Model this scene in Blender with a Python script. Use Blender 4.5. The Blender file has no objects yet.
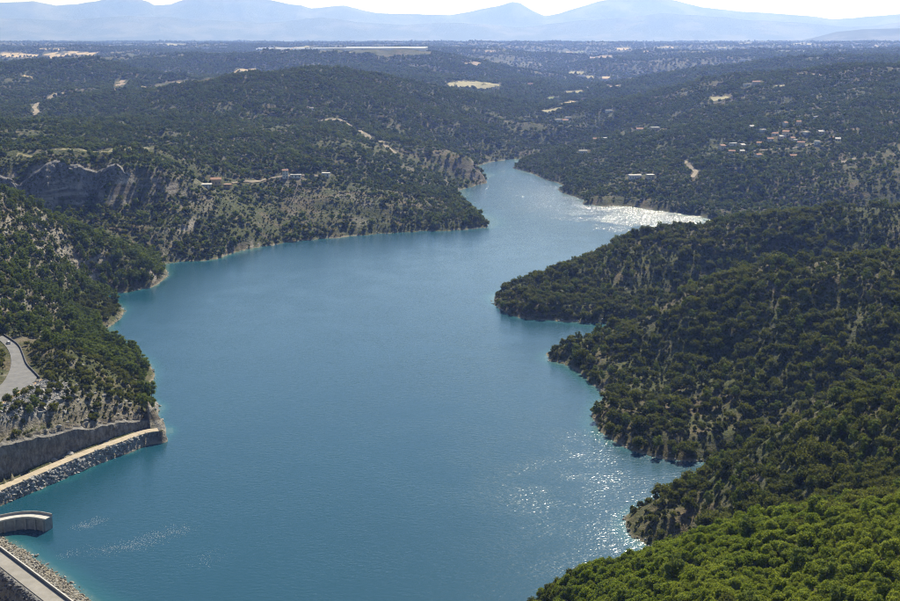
import bpy, bmesh, math, random
import numpy as np
from mathutils import Vector, Matrix

random.seed(7)
RNG = np.random.default_rng(11)
scn = bpy.context.scene
COL = scn.collection

# ------------------------------------------------------------------ camera
F = 1236.0                       # focal length in photo pixels (900 wide)
CH = 200.0                       # camera height above the lake
HORIZON = 38.0
PITCH = math.atan((300.5 - HORIZON) / F)
cam_d = bpy.data.cameras.new('camera')
cam_d.sensor_width = 36.0
cam_d.lens = 36.0 * F / 900.0
cam_d.clip_start = 1.0
cam_d.clip_end = 90000.0
cam = bpy.data.objects.new('camera', cam_d)
cam.location = (0, 0, CH)
cam.rotation_euler = (math.pi / 2 - PITCH, 0, 0)
COL.objects.link(cam)
scn.camera = cam

# ------------------------------------------------------------------ light
SUN_AZ, SUN_EL = math.radians(15.0), math.radians(42.0)
sun_dir = Vector((math.sin(SUN_AZ) * math.cos(SUN_EL), math.cos(SUN_AZ) * math.cos(SUN_EL), math.sin(SUN_EL)))
w = bpy.data.worlds.new('World'); scn.world = w; w.use_nodes = True
nt = w.node_tree; nt.nodes.clear()
o_ = nt.nodes.new('ShaderNodeOutputWorld'); b_ = nt.nodes.new('ShaderNodeBackground'); s_ = nt.nodes.new('ShaderNodeTexSky')
s_.sky_type = 'NISHITA'; s_.sun_disc = False
s_.sun_elevation = SUN_EL; s_.sun_rotation = SUN_AZ
s_.altitude = 500; s_.air_density = 1.0; s_.dust_density = 0.3; s_.ozone_density = 1.0
b_.inputs['Strength'].default_value = 0.062
nt.links.new(s_.outputs[0], b_.inputs[0]); nt.links.new(b_.outputs[0], o_.inputs[0])
sl = bpy.data.lights.new('sun', 'SUN'); sl.energy = 5.0; sl.angle = math.radians(0.5); sl.color = (1.0, 0.94, 0.84)
so = bpy.data.objects.new('sun', sl); so.location = (300, 600, 900)
so.rotation_euler = (-sun_dir).to_track_quat('-Z', 'Y').to_euler()
COL.objects.link(so)
scn.view_settings.view_transform = 'Standard'
scn.view_settings.look = 'None'
scn.view_settings.gamma = 1.0
scn.view_settings.exposure = 0.78
scn.render.engine = 'CYCLES'
scn.cycles.max_bounces = 5
scn.cycles.diffuse_bounces = 2
scn.cycles.glossy_bounces = 2
scn.cycles.transmission_bounces = 2
scn.cycles.volume_bounces = 0
scn.cycles.use_denoising = True
scn.cycles.denoiser = 'OPENIMAGEDENOISE'
scn.cycles.denoising_input_passes = 'RGB_ALBEDO_NORMAL'
scn.cycles.denoising_prefilter = 'NONE'
scn.cycles.filter_width = 1.1
scn.cycles.caustics_reflective = False
scn.cycles.caustics_refractive = False

# ------------------------------------------------------------------ helpers
def pix_dir(px, py):
    u = (px - 450.0) / F; v = (300.5 - py) / F
    return np.array([u, math.cos(PITCH) + v * math.sin(PITCH), -math.sin(PITCH) + v * math.cos(PITCH)])
def at_d(px, py, d):
    v = pix_dir(px, py); s = d / math.hypot(v[0], v[1])
    return np.array([v[0] * s, v[1] * s, CH + v[2] * s])
def at_z(px, py, z):
    v = pix_dir(px, py); s = (z - CH) / v[2]
    return np.array([v[0] * s, v[1] * s, z])
def project(x, y, z):
    yy = y * math.cos(PITCH) - (z - CH) * math.sin(PITCH)
    zz = y * math.sin(PITCH) + (z - CH) * math.cos(PITCH)
    return 450 + F * x / yy, 300.5 - F * zz / yy, yy

def h2(ix, iy, seed):
    n = (ix.astype(np.int64) * 374761393 + iy.astype(np.int64) * 668265263 + seed * 974634777) & 0xFFFFFFFF
    n = ((n ^ (n >> 13)) * 1274126177) & 0xFFFFFFFF
    return ((n ^ (n >> 16)) & 0xFFFF) / 65535.0
def vnoise(x, y, seed=0):
    ix = np.floor(x); iy = np.floor(y); fx = x - ix; fy = y - iy
    fx = fx * fx * fx * (fx * (fx * 6 - 15) + 10); fy = fy * fy * fy * (fy * (fy * 6 - 15) + 10)
    a = h2(ix, iy, seed); b = h2(ix + 1, iy, seed); c = h2(ix, iy + 1, seed); d = h2(ix + 1, iy + 1, seed)
    return (a + (b - a) * fx) * (1 - fy) + (c + (d - c) * fx) * fy
def snoise(x, y, seed=0):            # about -1..1, rotated to hide the lattice
    c, s = math.cos(0.6 + seed), math.sin(0.6 + seed)
    return vnoise(x * c - y * s + 31.7, x * s + y * c + 11.3, seed) * 2 - 1
def fbm(x, y, wl, oct_=4, seed=0):
    t = np.zeros_like(x, dtype=float); a = 1.0; n = 0
    for k in range(oct_):
        t += a * snoise(x / wl, y / wl, seed + k); n += a; a *= 0.5; wl *= 0.5
    return t / n
def sstep(a, b, x):
    t = np.clip((x - a) / (b - a), 0, 1); return t * t * (3 - 2 * t)
def in_poly(x, y, poly):
    ins = np.zeros(x.shape, bool); n = len(poly)
    for i in range(n):
        x0, y0 = poly[i][:2]; x1, y1 = poly[(i + 1) % n][:2]
        if y0 == y1: continue
        c = ((y0 > y) != (y1 > y)) & (x < (x1 - x0) * (y - y0) / (y1 - y0) + x0)
        ins ^= c
    return ins
def seg_dist(x, y, pts, closed=False):
    d = np.full(x.shape, 1e12); n = len(pts)
    for i in range(n if closed else n - 1):
        ax, ay = pts[i][:2]; bx, by = pts[(i + 1) % n][:2]
        vx, vy = bx - ax, by - ay; L = vx * vx + vy * vy + 1e-9
        t = np.clip(((x - ax) * vx + (y - ay) * vy) / L, 0, 1)
        d = np.minimum(d, (x - ax - t * vx) ** 2 + (y - ay - t * vy) ** 2)
    return np.sqrt(d)
def poly_dist(x, y, poly):
    d = seg_dist(x, y, poly, True); d[in_poly(x, y, poly)] = 0; return d

def mesh_obj(name, verts, faces, mat=None, parent=None, smooth=False):
    me = bpy.data.meshes.new(name)
    me.from_pydata([tuple(map(float, v)) for v in verts], [], [tuple(map(int, f)) for f in faces]); me.update()
    if smooth:
        me.polygons.foreach_set('use_smooth', [True] * len(me.polygons))
    if mat: me.materials.append(mat)
    o = bpy.data.objects.new(name, me); COL.objects.link(o)
    if parent: o.parent = parent
    return o
def big_mesh(name, V, Q, mat, attrs=None, smooth=True):
    me = bpy.data.meshes.new(name)
    me.vertices.add(len(V)); me.vertices.foreach_set('co', V.astype(np.float32).ravel())
    me.loops.add(Q.size); me.loops.foreach_set('vertex_index', Q.astype(np.int32).ravel())
    me.polygons.add(len(Q)); me.polygons.foreach_set('loop_start', np.arange(0, Q.size, Q.shape[1], dtype=np.int32))
    me.update(calc_edges=True)
    me.polygons.foreach_set('use_smooth', np.full(len(Q), smooth))
    for k, a in (attrs or {}).items():
        at = me.attributes.new(k, 'FLOAT', 'POINT'); at.data.foreach_set('value', a.astype(np.float32))
    if mat: me.materials.append(mat)
    o = bpy.data.objects.new(name, me); COL.objects.link(o); return o
def tag(o, label, cat=None, group=None, kind=None):
    o['label'] = label
    if cat: o['category'] = cat
    if group: o['group'] = group
    if kind: o['kind'] = kind
    return o
def empty(name, loc, rz=0):
    o = bpy.data.objects.new(name, None); o.location = tuple(map(float, loc)); o.rotation_euler = (0, 0, rz)
    o.empty_display_size = 1; COL.objects.link(o); return o

# ---- node materials
class NM:
    def __init__(s, name):
        s.m = bpy.data.materials.new(name); s.m.use_nodes = True; s.t = s.m.node_tree; s.t.nodes.clear()
        s.out = s.t.nodes.new('ShaderNodeOutputMaterial')
    def n(s, typ, **kw):
        x = s.t.nodes.new('ShaderNode' + typ)
        for k, v in kw.items(): setattr(x, k, v)
        return x
    def l(s, a, b): s.t.links.new(a, b)
    def pos(s):
        return s.n('NewGeometry').outputs['Position']
    def noise(s, vec, scale, detail=3, rough=0.55):
        x = s.n('TexNoise'); x.inputs['Scale'].default_value = scale; x.inputs['Detail'].default_value = detail
        x.inputs['Roughness'].default_value = rough
        if vec is not None: s.l(vec, x.inputs['Vector'])
        return x.outputs['Fac']
    def ramp(s, fac, a, b, lo=0.0, hi=1.0):
        x = s.n('MapRange'); x.interpolation_type = 'SMOOTHSTEP'
        x.inputs[1].default_value = a; x.inputs[2].default_value = b; x.inputs[3].default_value = lo; x.inputs[4].default_value = hi
        s.l(fac, x.inputs[0]); return x.outputs[0]
    def math(s, op, a, b=None):
        x = s.n('Math', operation=op)
        for i, v in enumerate((a, b)):
            if v is None: continue
            if isinstance(v, (int, float)): x.inputs[i].default_value = v
            else: s.l(v, x.inputs[i])
        return x.outputs[0]
    def mix(s, fac, a, b):
        x = s.n('Mix', data_type='RGBA')
        for i, v in ((0, fac), (6, a), (7, b)):
            if isinstance(v, (int, float)): x.inputs[i].default_value = v
            elif isinstance(v, tuple): x.inputs[i].default_value = (*v, 1)
            else: s.l(v, x.inputs[i])
        return x.outputs[2]
    def attr(s, name):
        return s.n('Attribute', attribute_name=name).outputs['Fac']
    def bsdf(s, col, rough=0.8, bump=None, dist=0.1, strength=1.0, spec=0.3):
        p = s.n('BsdfPrincipled'); p.inputs['Roughness'].default_value = rough
        p.inputs['Specular IOR Level'].default_value = spec
        if isinstance(col, tuple): p.inputs['Base Color'].default_value = (*col, 1)
        else: s.l(col, p.inputs['Base Color'])
        if bump is not None:
            b = s.n('Bump'); b.inputs['Distance'].default_value = dist; b.inputs['Strength'].default_value = strength
            s.l(bump, b.inputs['Height']); s.l(b.outputs[0], p.inputs['Normal'])
        s.l(p.outputs[0], s.out.inputs['Surface']); return p

def mat_simple(name, c1, c2, scale=0.5, rough=0.85, bump=0.05, bscale=None, obj=False):
    m = NM(name); p = m.n('TexCoord').outputs['Object'] if obj else m.pos()
    f = m.noise(p, scale, 5, 0.65); col = m.mix(m.ramp(f, 0.3, 0.7), c1, c2)
    m.bsdf(col, rough, m.noise(p, bscale or scale * 4, 4, 0.7), bump); return m.m

def leaf_mat(name, a, b, c, trans=0.35):
    m = NM(name); oi = m.n('ObjectInfo').outputs['Random']
    big = m.ramp(m.noise(m.pos(), 0.0055, 3, 0.6), 0.4, 0.62, -0.3, 0.3)
    cl = m.n('Clamp'); m.l(m.math('ADD', oi, big), cl.inputs[0]); col = m.mix(cl.outputs[0], a, b)
    f = m.noise(m.pos(), 0.9, 2); col = m.mix(m.ramp(f, 0.4, 0.75), col, c)
    d = m.n('BsdfDiffuse'); t = m.n('BsdfTranslucent'); x = m.n('MixShader'); x.inputs[0].default_value = trans
    m.l(col, d.inputs[0]); m.l(m.mix(0.5, col, (c[0] * 1.3, c[1] * 1.25, c[2] * 0.6)), t.inputs[0])
    m.l(d.outputs[0], x.inputs[1]); m.l(t.outputs[0], x.inputs[2]); m.l(x.outputs[0], m.out.inputs['Surface']); return m.m

M = {}
M['oak_leaf'] = leaf_mat('oak_leaf', (0.10, 0.165, 0.018), (0.215, 0.245, 0.036), (0.225, 0.27, 0.05), 0.46)
M['holm_leaf'] = leaf_mat('holm_oak_leaf', (0.040, 0.064, 0.016), (0.145, 0.152, 0.036), (0.155, 0.165, 0.045), 0.38)
M['pine_leaf'] = leaf_mat('pine_leaf', (0.058, 0.096, 0.020), (0.155, 0.195, 0.042), (0.165, 0.20, 0.05), 0.40)
M['shrub_leaf'] = leaf_mat('shrub_leaf', (0.052, 0.074, 0.021), (0.13, 0.14, 0.043), (0.135, 0.145, 0.05), 0.34)
M['bark'] = mat_simple('bark', (0.09, 0.07, 0.05), (0.16, 0.13, 0.10), 3)
M['limestone'] = mat_simple('limestone', (0.20, 0.185, 0.16), (0.40, 0.375, 0.335), 0.35, bump=0.25, bscale=1.2)
M['grey_stone'] = mat_simple('grey_stone', (0.20, 0.195, 0.185), (0.42, 0.41, 0.39), 0.6, bump=0.12, bscale=3)
M['dark_stone'] = mat_simple('dark_stone', (0.055, 0.055, 0.06), (0.15, 0.15, 0.155), 0.8, bump=0.1, bscale=3)
M['tan_stone'] = mat_simple('tan_stone', (0.19, 0.16, 0.11), (0.36, 0.33, 0.27), 0.8, bump=0.1, bscale=3)
def crack_rock(name, c1, c2):
    m = NM(name); p = m.pos(); mp = m.n('Mapping'); mp.inputs['Scale'].default_value = (0.5, 0.5, 0.22); m.l(p, mp.inputs[0])
    v = m.n('TexVoronoi', feature='DISTANCE_TO_EDGE'); v.inputs['Scale'].default_value = 0.9; m.l(mp.outputs[0], v.inputs['Vector'])
    n = m.noise(p, 0.25, 6, 0.7); n2 = m.noise(mp.outputs[0], 1.4, 5, 0.7)
    col = m.mix(m.ramp(m.math('ADD', m.math('MULTIPLY', n, 0.5), m.math('MULTIPLY', n2, 0.5)), 0.38, 0.62), c1, c2)
    col = m.mix(m.ramp(v.outputs['Distance'], 0.0, 0.05, 0.28, 0.0), col, (0.09, 0.08, 0.065))
    m.bsdf(col, 0.95, m.math('ADD', m.math('MULTIPLY', n2, 1.2), m.ramp(v.outputs['Distance'], 0.0, 0.12, 0, 0.22)), 1.0, 1.0, 0.1); return m.m
M['cliff'] = crack_rock('cliff_rock', (0.12, 0.115, 0.105), (0.30, 0.285, 0.26))
M['concrete'] = mat_simple('concrete', (0.24, 0.235, 0.225), (0.36, 0.35, 0.33), 0.5, bump=0.02, bscale=4)
M['pale_concrete'] = mat_simple('pale_concrete', (0.40, 0.38, 0.34), (0.52, 0.50, 0.46), 0.6, bump=0.02, bscale=4)
M['asphalt'] = mat_simple('asphalt', (0.13, 0.13, 0.13), (0.19, 0.185, 0.18), 0.25, 0.9, 0.01, 8)
M['crest_road'] = mat_simple('crest_road', (0.22, 0.205, 0.18), (0.29, 0.27, 0.24), 0.25, 0.9, 0.01, 8)
M['gravel'] = mat_simple('gravel_track', (0.33, 0.27, 0.19), (0.45, 0.38, 0.28), 0.35, 0.95, 0.04, 4)
M['dirt'] = mat_simple('ochre_dirt', (0.33, 0.20, 0.10), (0.44, 0.31, 0.18), 0.35, 0.95, 0.04, 4)

# ------------------------------------------------------------------ terrain
SHORE = [  # lake outline in photo pixels, projected onto the water plane
 (200,730),(135,640),(90,601),(60,577),(30,555),(10,543),(-15,530),(-50,522),(-40,515),(0,504),(30,492),(60,479),(100,462),(140,446),(163,436),(166,431),
 (159,424),(152,420),(158,414),(158,406),(150,399),(147,390),(153,380),(155,374),(150,366),(140,357),(128,350),(118,346),(108,338),(102,331),(112,325),
 (121,318),(124,311),(117,303),(104,298),(93,294),(112,293),(132,292),(150,288),(159,283),(167,276),(167,271),(160,265),(178,262),(200,261),(216,259),(238,251),
 (265,246),(300,241),(350,236),(400,232),(440,231),(470,229),(488,227),(484,220),(477,212),(468,206),(462,199),(457,191),(472,187),
 (486,183),(485,180),(478,175),(474,171),(474,166),(490,162),(510,159),(536,156.5),(532,159),(520,163),(512,168),(526,171),(540,177),
 (556,182),(564,186),(577,188),(557,189),(563,193),(576,197),(585,200),(581,204),(600,206),(622,206),(642,208),(670,212),(690,215),
 (712,219),(760,222),(830,226),(930,229),(930,237),(820,238),(760,239),(700,243),(640,252),(590,264),(550,277),(515,287),(494,296),(494,304),(505,313),
 (530,319.5),(560,321),(585,322),(620,324),(662,318),(640,332),(600,337),(566,348),(546,354),(551,361),(570,366),(584,376),(598,388),(607,396),(597,405),
 (591,416),(599,430),(615,442),(640,453),(665,459.5),(692,462),(745,458),(715,475),(670,494),(636,510),(625,517),(626,528),(632,537),(645,543),
 (668,549),(620,578),(580,597),(540,618),(505,645),(470,720)]
shore_w = [at_z(px, py, 0) for px, py in SHORE]
# jagged outline: subdivide and perturb
def smooth_pts(pts, it=2, closed=False):
    p = [np.array(q, float) for q in pts]
    for _ in range(it):
        o = [] if closed else [p[0]]
        n = len(p)
        for i in range(n if closed else n - 1):
            a, b = p[i], p[(i + 1) % n]; o += [a * 0.75 + b * 0.25, a * 0.25 + b * 0.75]
        if not closed: o.append(p[-1])
        p = o
    return p
def jag(pts, step_px=7):
    out = []
    n = len(pts)
    for i in range(n):
        a, b = np.array(SHORE[i], float), np.array(SHORE[(i + 1) % n], float)
        k = max(1, int(np.hypot(*(b - a)) / step_px))
        for j in range(k):
            q = a + (b - a) * j / k
            if j: q = q + np.array([random.uniform(-1.6, 1.6), random.uniform(-0.7, 0.7)])
            out.append(at_z(q[0], q[1], 0))
    return out
shore_w = jag(shore_w)
shore_xy = np.array(shore_w)[:, :2]

CTL = []
def P(px, py, d, dz=-4.0):
    v = at_d(px, py, d); CTL.append((v[0], v[1], v[2] + dz))
def Z(px, py, z):
    CTL.append(tuple(at_z(px, py, z)))
def XY(px, d, z):
    v = at_d(px, 300, d); CTL.append((v[0], v[1], z))
for v in shore_w[::2]: CTL.append((v[0], v[1], 0.2))
for px, py in [(250,560),(330,500),(250,440),(380,420),(300,360),(450,480),(250,310),(380,300),(440,360),(520,560),(420,560),(420,260),
               (200,400),(520,260),(540,215),(500,190),(640,225),(540,420),(570,500),(300,270),(470,640),(300,680),(120,540),(510,172),(740,230),(220,350),(480,330),(640,490),(200,480)]:
    Z(px, py, -13)
Z(30,500,-7); Z(60,488,-7); Z(110,470,-7); Z(150,452,-7); Z(640,480,-5); Z(690,469,-3); Z(540,340,-9); Z(600,328,-4); Z(135,300,-4); Z(130,335,-5); Z(20,515,-5); Z(60,520,-8); Z(100,560,-9)
# near bright slope
for a in [(510,603,395),(540,590,385),(575,574,372),(620,558,365),(660,543,358),(700,530,352),(760,512,345),(830,494,338),(900,480,330),(980,462,325)]: P(*a)
for a in [(700,601,272),(800,601,250),(900,601,228),(980,601,215),(600,601,318),(900,540,280),(800,560,292),(700,566,312),(900,720,160),(700,720,205),(560,690,270),(1000,720,150)]: P(*a)
for a in [(760,518,420),(850,503,400),(950,490,395),(690,540,420)]: P(*a)
# near right ridge
for a in [(648,492,540),(672,480,540),(700,465,540),(740,445,535),(780,424,528),(830,402,518),(870,388,508),(905,376,498),(980,350,480)]: P(*a)
for a in [(820,428,570),(900,398,545),(980,380,530)]: P(*a)
# middle right ridge
for a in [(575,342,808),(600,324,812),(630,310,812),(660,297,810),(700,284,803),(740,268,795),(790,258,785),(840,254,775),(900,251,760),(980,244,745)]: P(*a)
for px_, d_, z_ in [(700,930,8),(750,925,13),(800,922,18),(860,915,24),(930,905,30)]: XY(px_, d_, z_)
for a in [(760,340,690),(860,320,670),(700,360,695),(650,380,700),(800,380,640),(900,350,650)]: P(*a)
# far side ridge of the right bank
for a in [(520,280,985),(550,268,1000),(580,256,1010),(620,242,1025),(660,228,1035),(705,218,1040),(760,209,1040),(830,207,1030),(900,212,1010),(980,214,990)]: P(*a)
# big right hill with the village
for a in [(905,64,2500),(850,66,2500),(800,71,2500),(740,77,2600),(700,85,2600),(650,96,2600),(600,111,2500),(900,120,1850),(800,140,1750),(780,127,1820),(830,130,1800),
          (780,162,1600),(900,160,1550),(850,182,1480),(700,172,1600),(650,140,1900),(600,150,1850),(560,152,2000),(700,120,2100),(620,185,1570),(980,60,2400),(980,120,1800),(980,180,1420)]: P(*a)
# left near slope, road
for px, py in [(0,394),(20,380),(32,374),(18,360),(12,350),(8,342),(-40,420),(-40,405),(0,385),(38,378)]: Z(px, py, 28)
for a in [(60,350,690),(100,362,680),(140,386,675),(60,380,640),(100,400,628),(130,412,626),(0,330,715),(-60,370,700),(80,420,602),(40,425,578),(0,425,566)]: P(*a, dz=-2)
for a in [(150,262,1040),(130,250,1058),(110,240,1070),(85,227,1070),(60,214,1060),(30,200,1040),(0,189,1010),(-60,172,960),(0,260,840),(30,272,870),(60,292,900),(85,280,955),(-80,260,820)]: P(*a)
# cliff hill of the left bank
for px, py in [(-60,174),(0,172),(40,168),(80,168),(120,165),(150,166),(172,173)]: P(px, py, 1292, dz=-1)
for a in [(0,200,1262),(40,204,1262),(80,206,1255),(130,204,1248),(165,200,1248),(-60,205,1262)]: P(*a)
for a in [(0,208,1150),(60,230,1130),(120,240,1130),(160,232,1165),(200,215,1220)]: P(*a)
for a in [(0,150,1420),(80,151,1420),(160,151,1400),(0,124,1700),(60,125,1700),(120,136,1620),(180,153,1480),(-80,122,1650),(0,119,2100),(100,116,2200),(60,118,2150)]: P(*a)
# behind it
for a in [(0,100,2700),(0,62,5000),(100,96,2700),(130,62,5000),(40,108,2450),(-100,90,3000),(-100,60,5000)]: P(*a)
# middle hill
for a in [(160,92,2350),(200,82,2350),(250,73,2350),(300,70,2350),(340,70,2400),(380,76,2450),(420,84,2500),(480,101,2500),(530,127,2350),
          (200,120,1900),(250,130,1750),(320,130,1800),(350,141,1650),(300,165,1450),(212,183,1380),(287,178,1420),(240,197,1335),(400,170,1550),(440,150,1800),(470,158,1760),
          (440,205,1372),(380,202,1330),(330,210,1300),(400,110,2150),(460,125,2150)]: P(*a)
# valley and back country
Z(548,150,2)
for a in [(542,131,2450),(560,111,2950),(600,101,3100),(570,91,3700),(560,76,4600),(600,66,5200),(520,71,4800),(450,61,4500),(400,51,4600),(330,56,4800),(250,59,4800),(180,61,5000),
          (150,76,4200),(230,71,4300),(650,77,4000),(745,61,5200),(800,60,5500),(900,58,5000),(980,58,4600),(350,82,3500),(450,84,3400)]: P(*a)
for px in range(-400, 1400, 150):
    P(px, 50, 6600); P(px, 45.5, 9000); P(px, 42.6, 13000); P(px, 42.4, 14500)
# folds: each crest drops into a hidden valley behind it
for lst, d, dz_, k_ in [([(0,70),(50,64),(100,68),(140,80)], 3500, 45, 1.17), ([(180,62),(250,57),(330,54),(400,51),(450,57),(500,67),(530,79)], 4450, 50, 1.16),
                        ([(640,80),(700,71),(760,64),(830,60)], 3900, 50, 1.2), ([(560,62),(620,57),(690,54),(760,52),(850,51)], 5900, 40, 1.15)]:
    for px, py in lst: P(px, py, d); v = at_d(px, py, d); CTL.append((v[0] * k_, v[1] * k_, v[2] - dz_))
for px, d, z in [(200,2900,80),(250,2900,84),(300,2900,86),(350,2950,84),(400,3000,72),(450,3000,55),(660,3050,50),(710,3080,62),(760,3080,78),(830,3050,92),(900,3050,98)]: XY(px, d, z)
# dam crest, downstream toe, sides out of the frame
for px, py in [(-40,528),(0,557),(35,582),(60,601),(110,640),(160,690)]: Z(px, py, 6)
for a in [(-60,600,-12),(-20,640,-18),(40,680,-18),(120,740,-16)]: Z(*a)
for px, py in [(0,487),(40,470),(80,454),(120,439),(150,430),(-60,505)]: Z(px, py, 6)
for px, py, dd in [(0,481,3.5),(40,464,3.5),(80,449,3.5),(120,435,3.0),(147,427,2.5)]:
    b = at_z(px, py, 6); t = {0:15, 40:13.5, 80:10, 120:7, 147:4.5}[px]; r = math.hypot(b[0], b[1]); k = (r + dd) / r
    CTL.append((b[0] * k, b[1] * k, 6 + t))
for d, z in [(200,60),(400,60),(700,80),(1200,90),(2500,110),(5000,120),(12000,150)]:
    for px in (-900, -500): XY(px, d, z)
    for px in (1350, 1700): XY(px, d, z)
XY(450, 100, 100); XY(150, 120, 30); XY(300, 90, 90); XY(800, 90, 120); XY(250,220,30); XY(420,220,40)

C = np.array(CTL)
cth, clr = np.arctan2(C[:, 0], C[:, 1]), np.log(np.hypot(C[:, 0], C[:, 1]))
def rbf_fit():
    D = np.hypot(cth[:, None] - cth[None], clr[:, None] - clr[None])
    n = len(C); A = np.zeros((n + 3, n + 3)); A[:n, :n] = -np.sqrt(D ** 2 + 0.004 ** 2) - 1e-4 * np.eye(n)
    A[:n, n] = 1; A[:n, n + 1] = cth; A[:n, n + 2] = clr; A[n:, :n] = A[:n, n:].T
    return np.linalg.solve(A, np.concatenate([C[:, 2], [0, 0, 0]]))
Wt = rbf_fit()
def rbf(th, lr):
    out = np.empty(th.size); th = th.ravel(); lr = lr.ravel(); n = len(C)
    for i in range(0, th.size, 8192):
        a = th[i:i + 8192]; b = lr[i:i + 8192]
        D = np.sqrt((a[:, None] - cth[None]) ** 2 + (b[:, None] - clr[None]) ** 2 + 0.004 ** 2).astype(np.float32)
        out[i:i + 8192] = -D @ Wt[:n].astype(np.float32) + Wt[n] + Wt[n + 1] * a + Wt[n + 2] * b
    return out
th_in = np.linspace(-0.43, 0.43, 700)
th_out = np.array([0.45, 0.48, 0.52, 0.58, 0.66, 0.76, 0.9, 1.1])
TH = np.concatenate([-th_out[::-1], th_in, th_out])
LR = np.concatenate([np.linspace(math.log(90), math.log(3200), 640), np.linspace(math.log(3200), math.log(14200), 160)[1:]])
TT, LL = np.meshgrid(TH, LR)                 # rows: radius
RR = np.exp(LL); X = RR * np.sin(TT); Y = RR * np.cos(TT)
# radius profile is smooth, evaluate the RBF on a half-density grid in radius beyond the lake
cliffy = sstep(-120, -200, X) * sstep(1120, 1200, RR) * sstep(1420, 1330, RR)
Hh = rbf(TT, LL + cliffy * (0.020 * fbm(X, Y * 0.12, 42, 4, 17) + 0.008 * np.abs(snoise(X / 13, Y / 120, 18)))).reshape(TT.shape)
up = np.clip(Hh / 22.0, 0, 1)
Hh += up * (7.5 * fbm(X, Y, 120, 5, 3) + 3.4 * (0.45 - np.abs(snoise(X / 52, Y / 52, 9))) * 2 + 1.2 * fbm(X, Y, 17, 2, 6))
Hh += sstep(1300, 2600, RR) * up * (30 * (0.28 - np.abs(fbm(X, Y, 420, 4, 21))) + 9 * fbm(X, Y, 200, 3, 5))
Hh += sstep(2500, 3600, RR) * sstep(10500, 7000, RR) * 52 * (0.26 - np.abs(fbm(X, Y * 0.8, 1300, 4, 41)))
Hh += sstep(4200, 7000, RR) * 16 * fbm(X, Y, 1700, 3, 33) * sstep(14000, 9000, RR)
LAKE = in_poly(X, Y, shore_xy) & (RR < 2600)
Hh = np.where(LAKE, np.minimum(Hh, -0.5), np.where((RR < 2600) & (Hh < 0.6) & (RR > 350) & ~((X < -120) & (RR < 620)), 0.6 + 0.25 * vnoise(X / 3, Y / 3, 4), Hh))

land = (~LAKE) & (RR < 2600) & (Hh < 9) & (RR > 300) & (np.abs(TT) < 0.44) & ~((X < -120) & (RR < 640))
dsh = seg_dist(X[land], Y[land], shore_xy, True)
Hh[land] = np.maximum(Hh[land], np.minimum(0.5 + 0.6 * dsh * (0.75 + 0.4 * vnoise(X[land] / 11, Y[land] / 11, 15)), 8.5))
PXG = 450 + F * np.tan(TT) / math.cos(PITCH)
# flat benches: road, track, dam crest
ROAD_PX = [(-70,420),(-30,402),(0,386),(7,377),(11,366),(11,357),(8,349),(3,343),(-3,338),(3,335),(12,341),(19,346),(23,356),(26,365),(32,371),(39,378.5),(20,390.5),(0,403),(-30,418),(-70,440)]
road_w = [at_z(a, b, 28) for a, b in ROAD_PX]
TRACK_PX = [(-90,530),(-40,505),(0,488),(30,475.5),(60,462.5),(90,450.5),(120,440),(145,431),(158,429.5)]
track_w = [at_z(a, b, 6) for a, b in TRACK_PX]
def crest_line(pa, pb, z):           # straight dam axis
    a = at_z(*pa, z); b = at_z(*pb, z); return a, b
dam_u = crest_line((0, 548.5), (72, 603), 6)     # lake side edge
dam_d = crest_line((0, 567.5), (43, 601), 6)     # valley side edge
def ext(seg, k0, k1):
    a, b = seg; return [a + (b - a) * k0, a + (b - a) * k1]
dam_u = ext(dam_u, -0.75, 3.2)
du = (dam_u[1] - dam_u[0]); du /= np.linalg.norm(du); dn = np.array([du[1], -du[0], 0.0])
if np.dot(dn[:2], dam_d[0][:2] - dam_u[0][:2]) < 0: dn = -dn
DAMW = abs(np.dot((dam_d[0] - dam_u[0])[:2], dn[:2]))
dam_poly = [dam_u[0], dam_u[1], dam_u[1] + dn * DAMW, dam_u[0] + dn * DAMW]
def flatten(dist, z, hw, blend):
    global Hh
    k = sstep(hw, hw + blend, dist); Hh = np.where(dist < hw + blend, (z - 0.25) * (1 - k) + Hh * k, Hh)
near = (RR < 900) & (X < 0)
def near_eval(fn, *a):
    d = np.full(X.shape, 1e6); d[near] = fn(X[near], Y[near], *a); return d
flatten(near_eval(poly_dist, road_w), 28, 2.0, 13.0)
flatten(near_eval(seg_dist, track_w), 6, 3.0, 2.5)
dd = near_eval(poly_dist, dam_poly); flatten(dd, 6, 1.6, 3.0)
BANK_LO = [(-60,527),(0,506),(30,494),(60,481),(100,464),(140,448),(164,437)]
BANK_HI = [(-60,514),(0,491),(30,478.2),(60,465.2),(90,453),(120,442.5),(145,433.5),(157,431)]
bank_poly = [at_z(a, b, 0) for a, b in BANK_LO] + [at_z(a, b, 6) for a, b in BANK_HI[::-1]]
inb = np.zeros(X.shape, bool); inb[near] = in_poly(X[near], Y[near], bank_poly); Hh = np.where(inb, np.minimum(Hh - 1.6, 3.6), Hh)
# downstream face of the dam
side = (X - dam_u[0][0]) * dn[0] + (Y - dam_u[0][1]) * dn[1] - DAMW
sel = (side > 1.0) & near & (RR < 700) & (side < 120) & (dd < 130) & (Y < track_w[0][1] - 10)
Hh = np.where(sel, np.minimum(Hh, 5.6 - 0.62 * (side - 1)), Hh)

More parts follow.
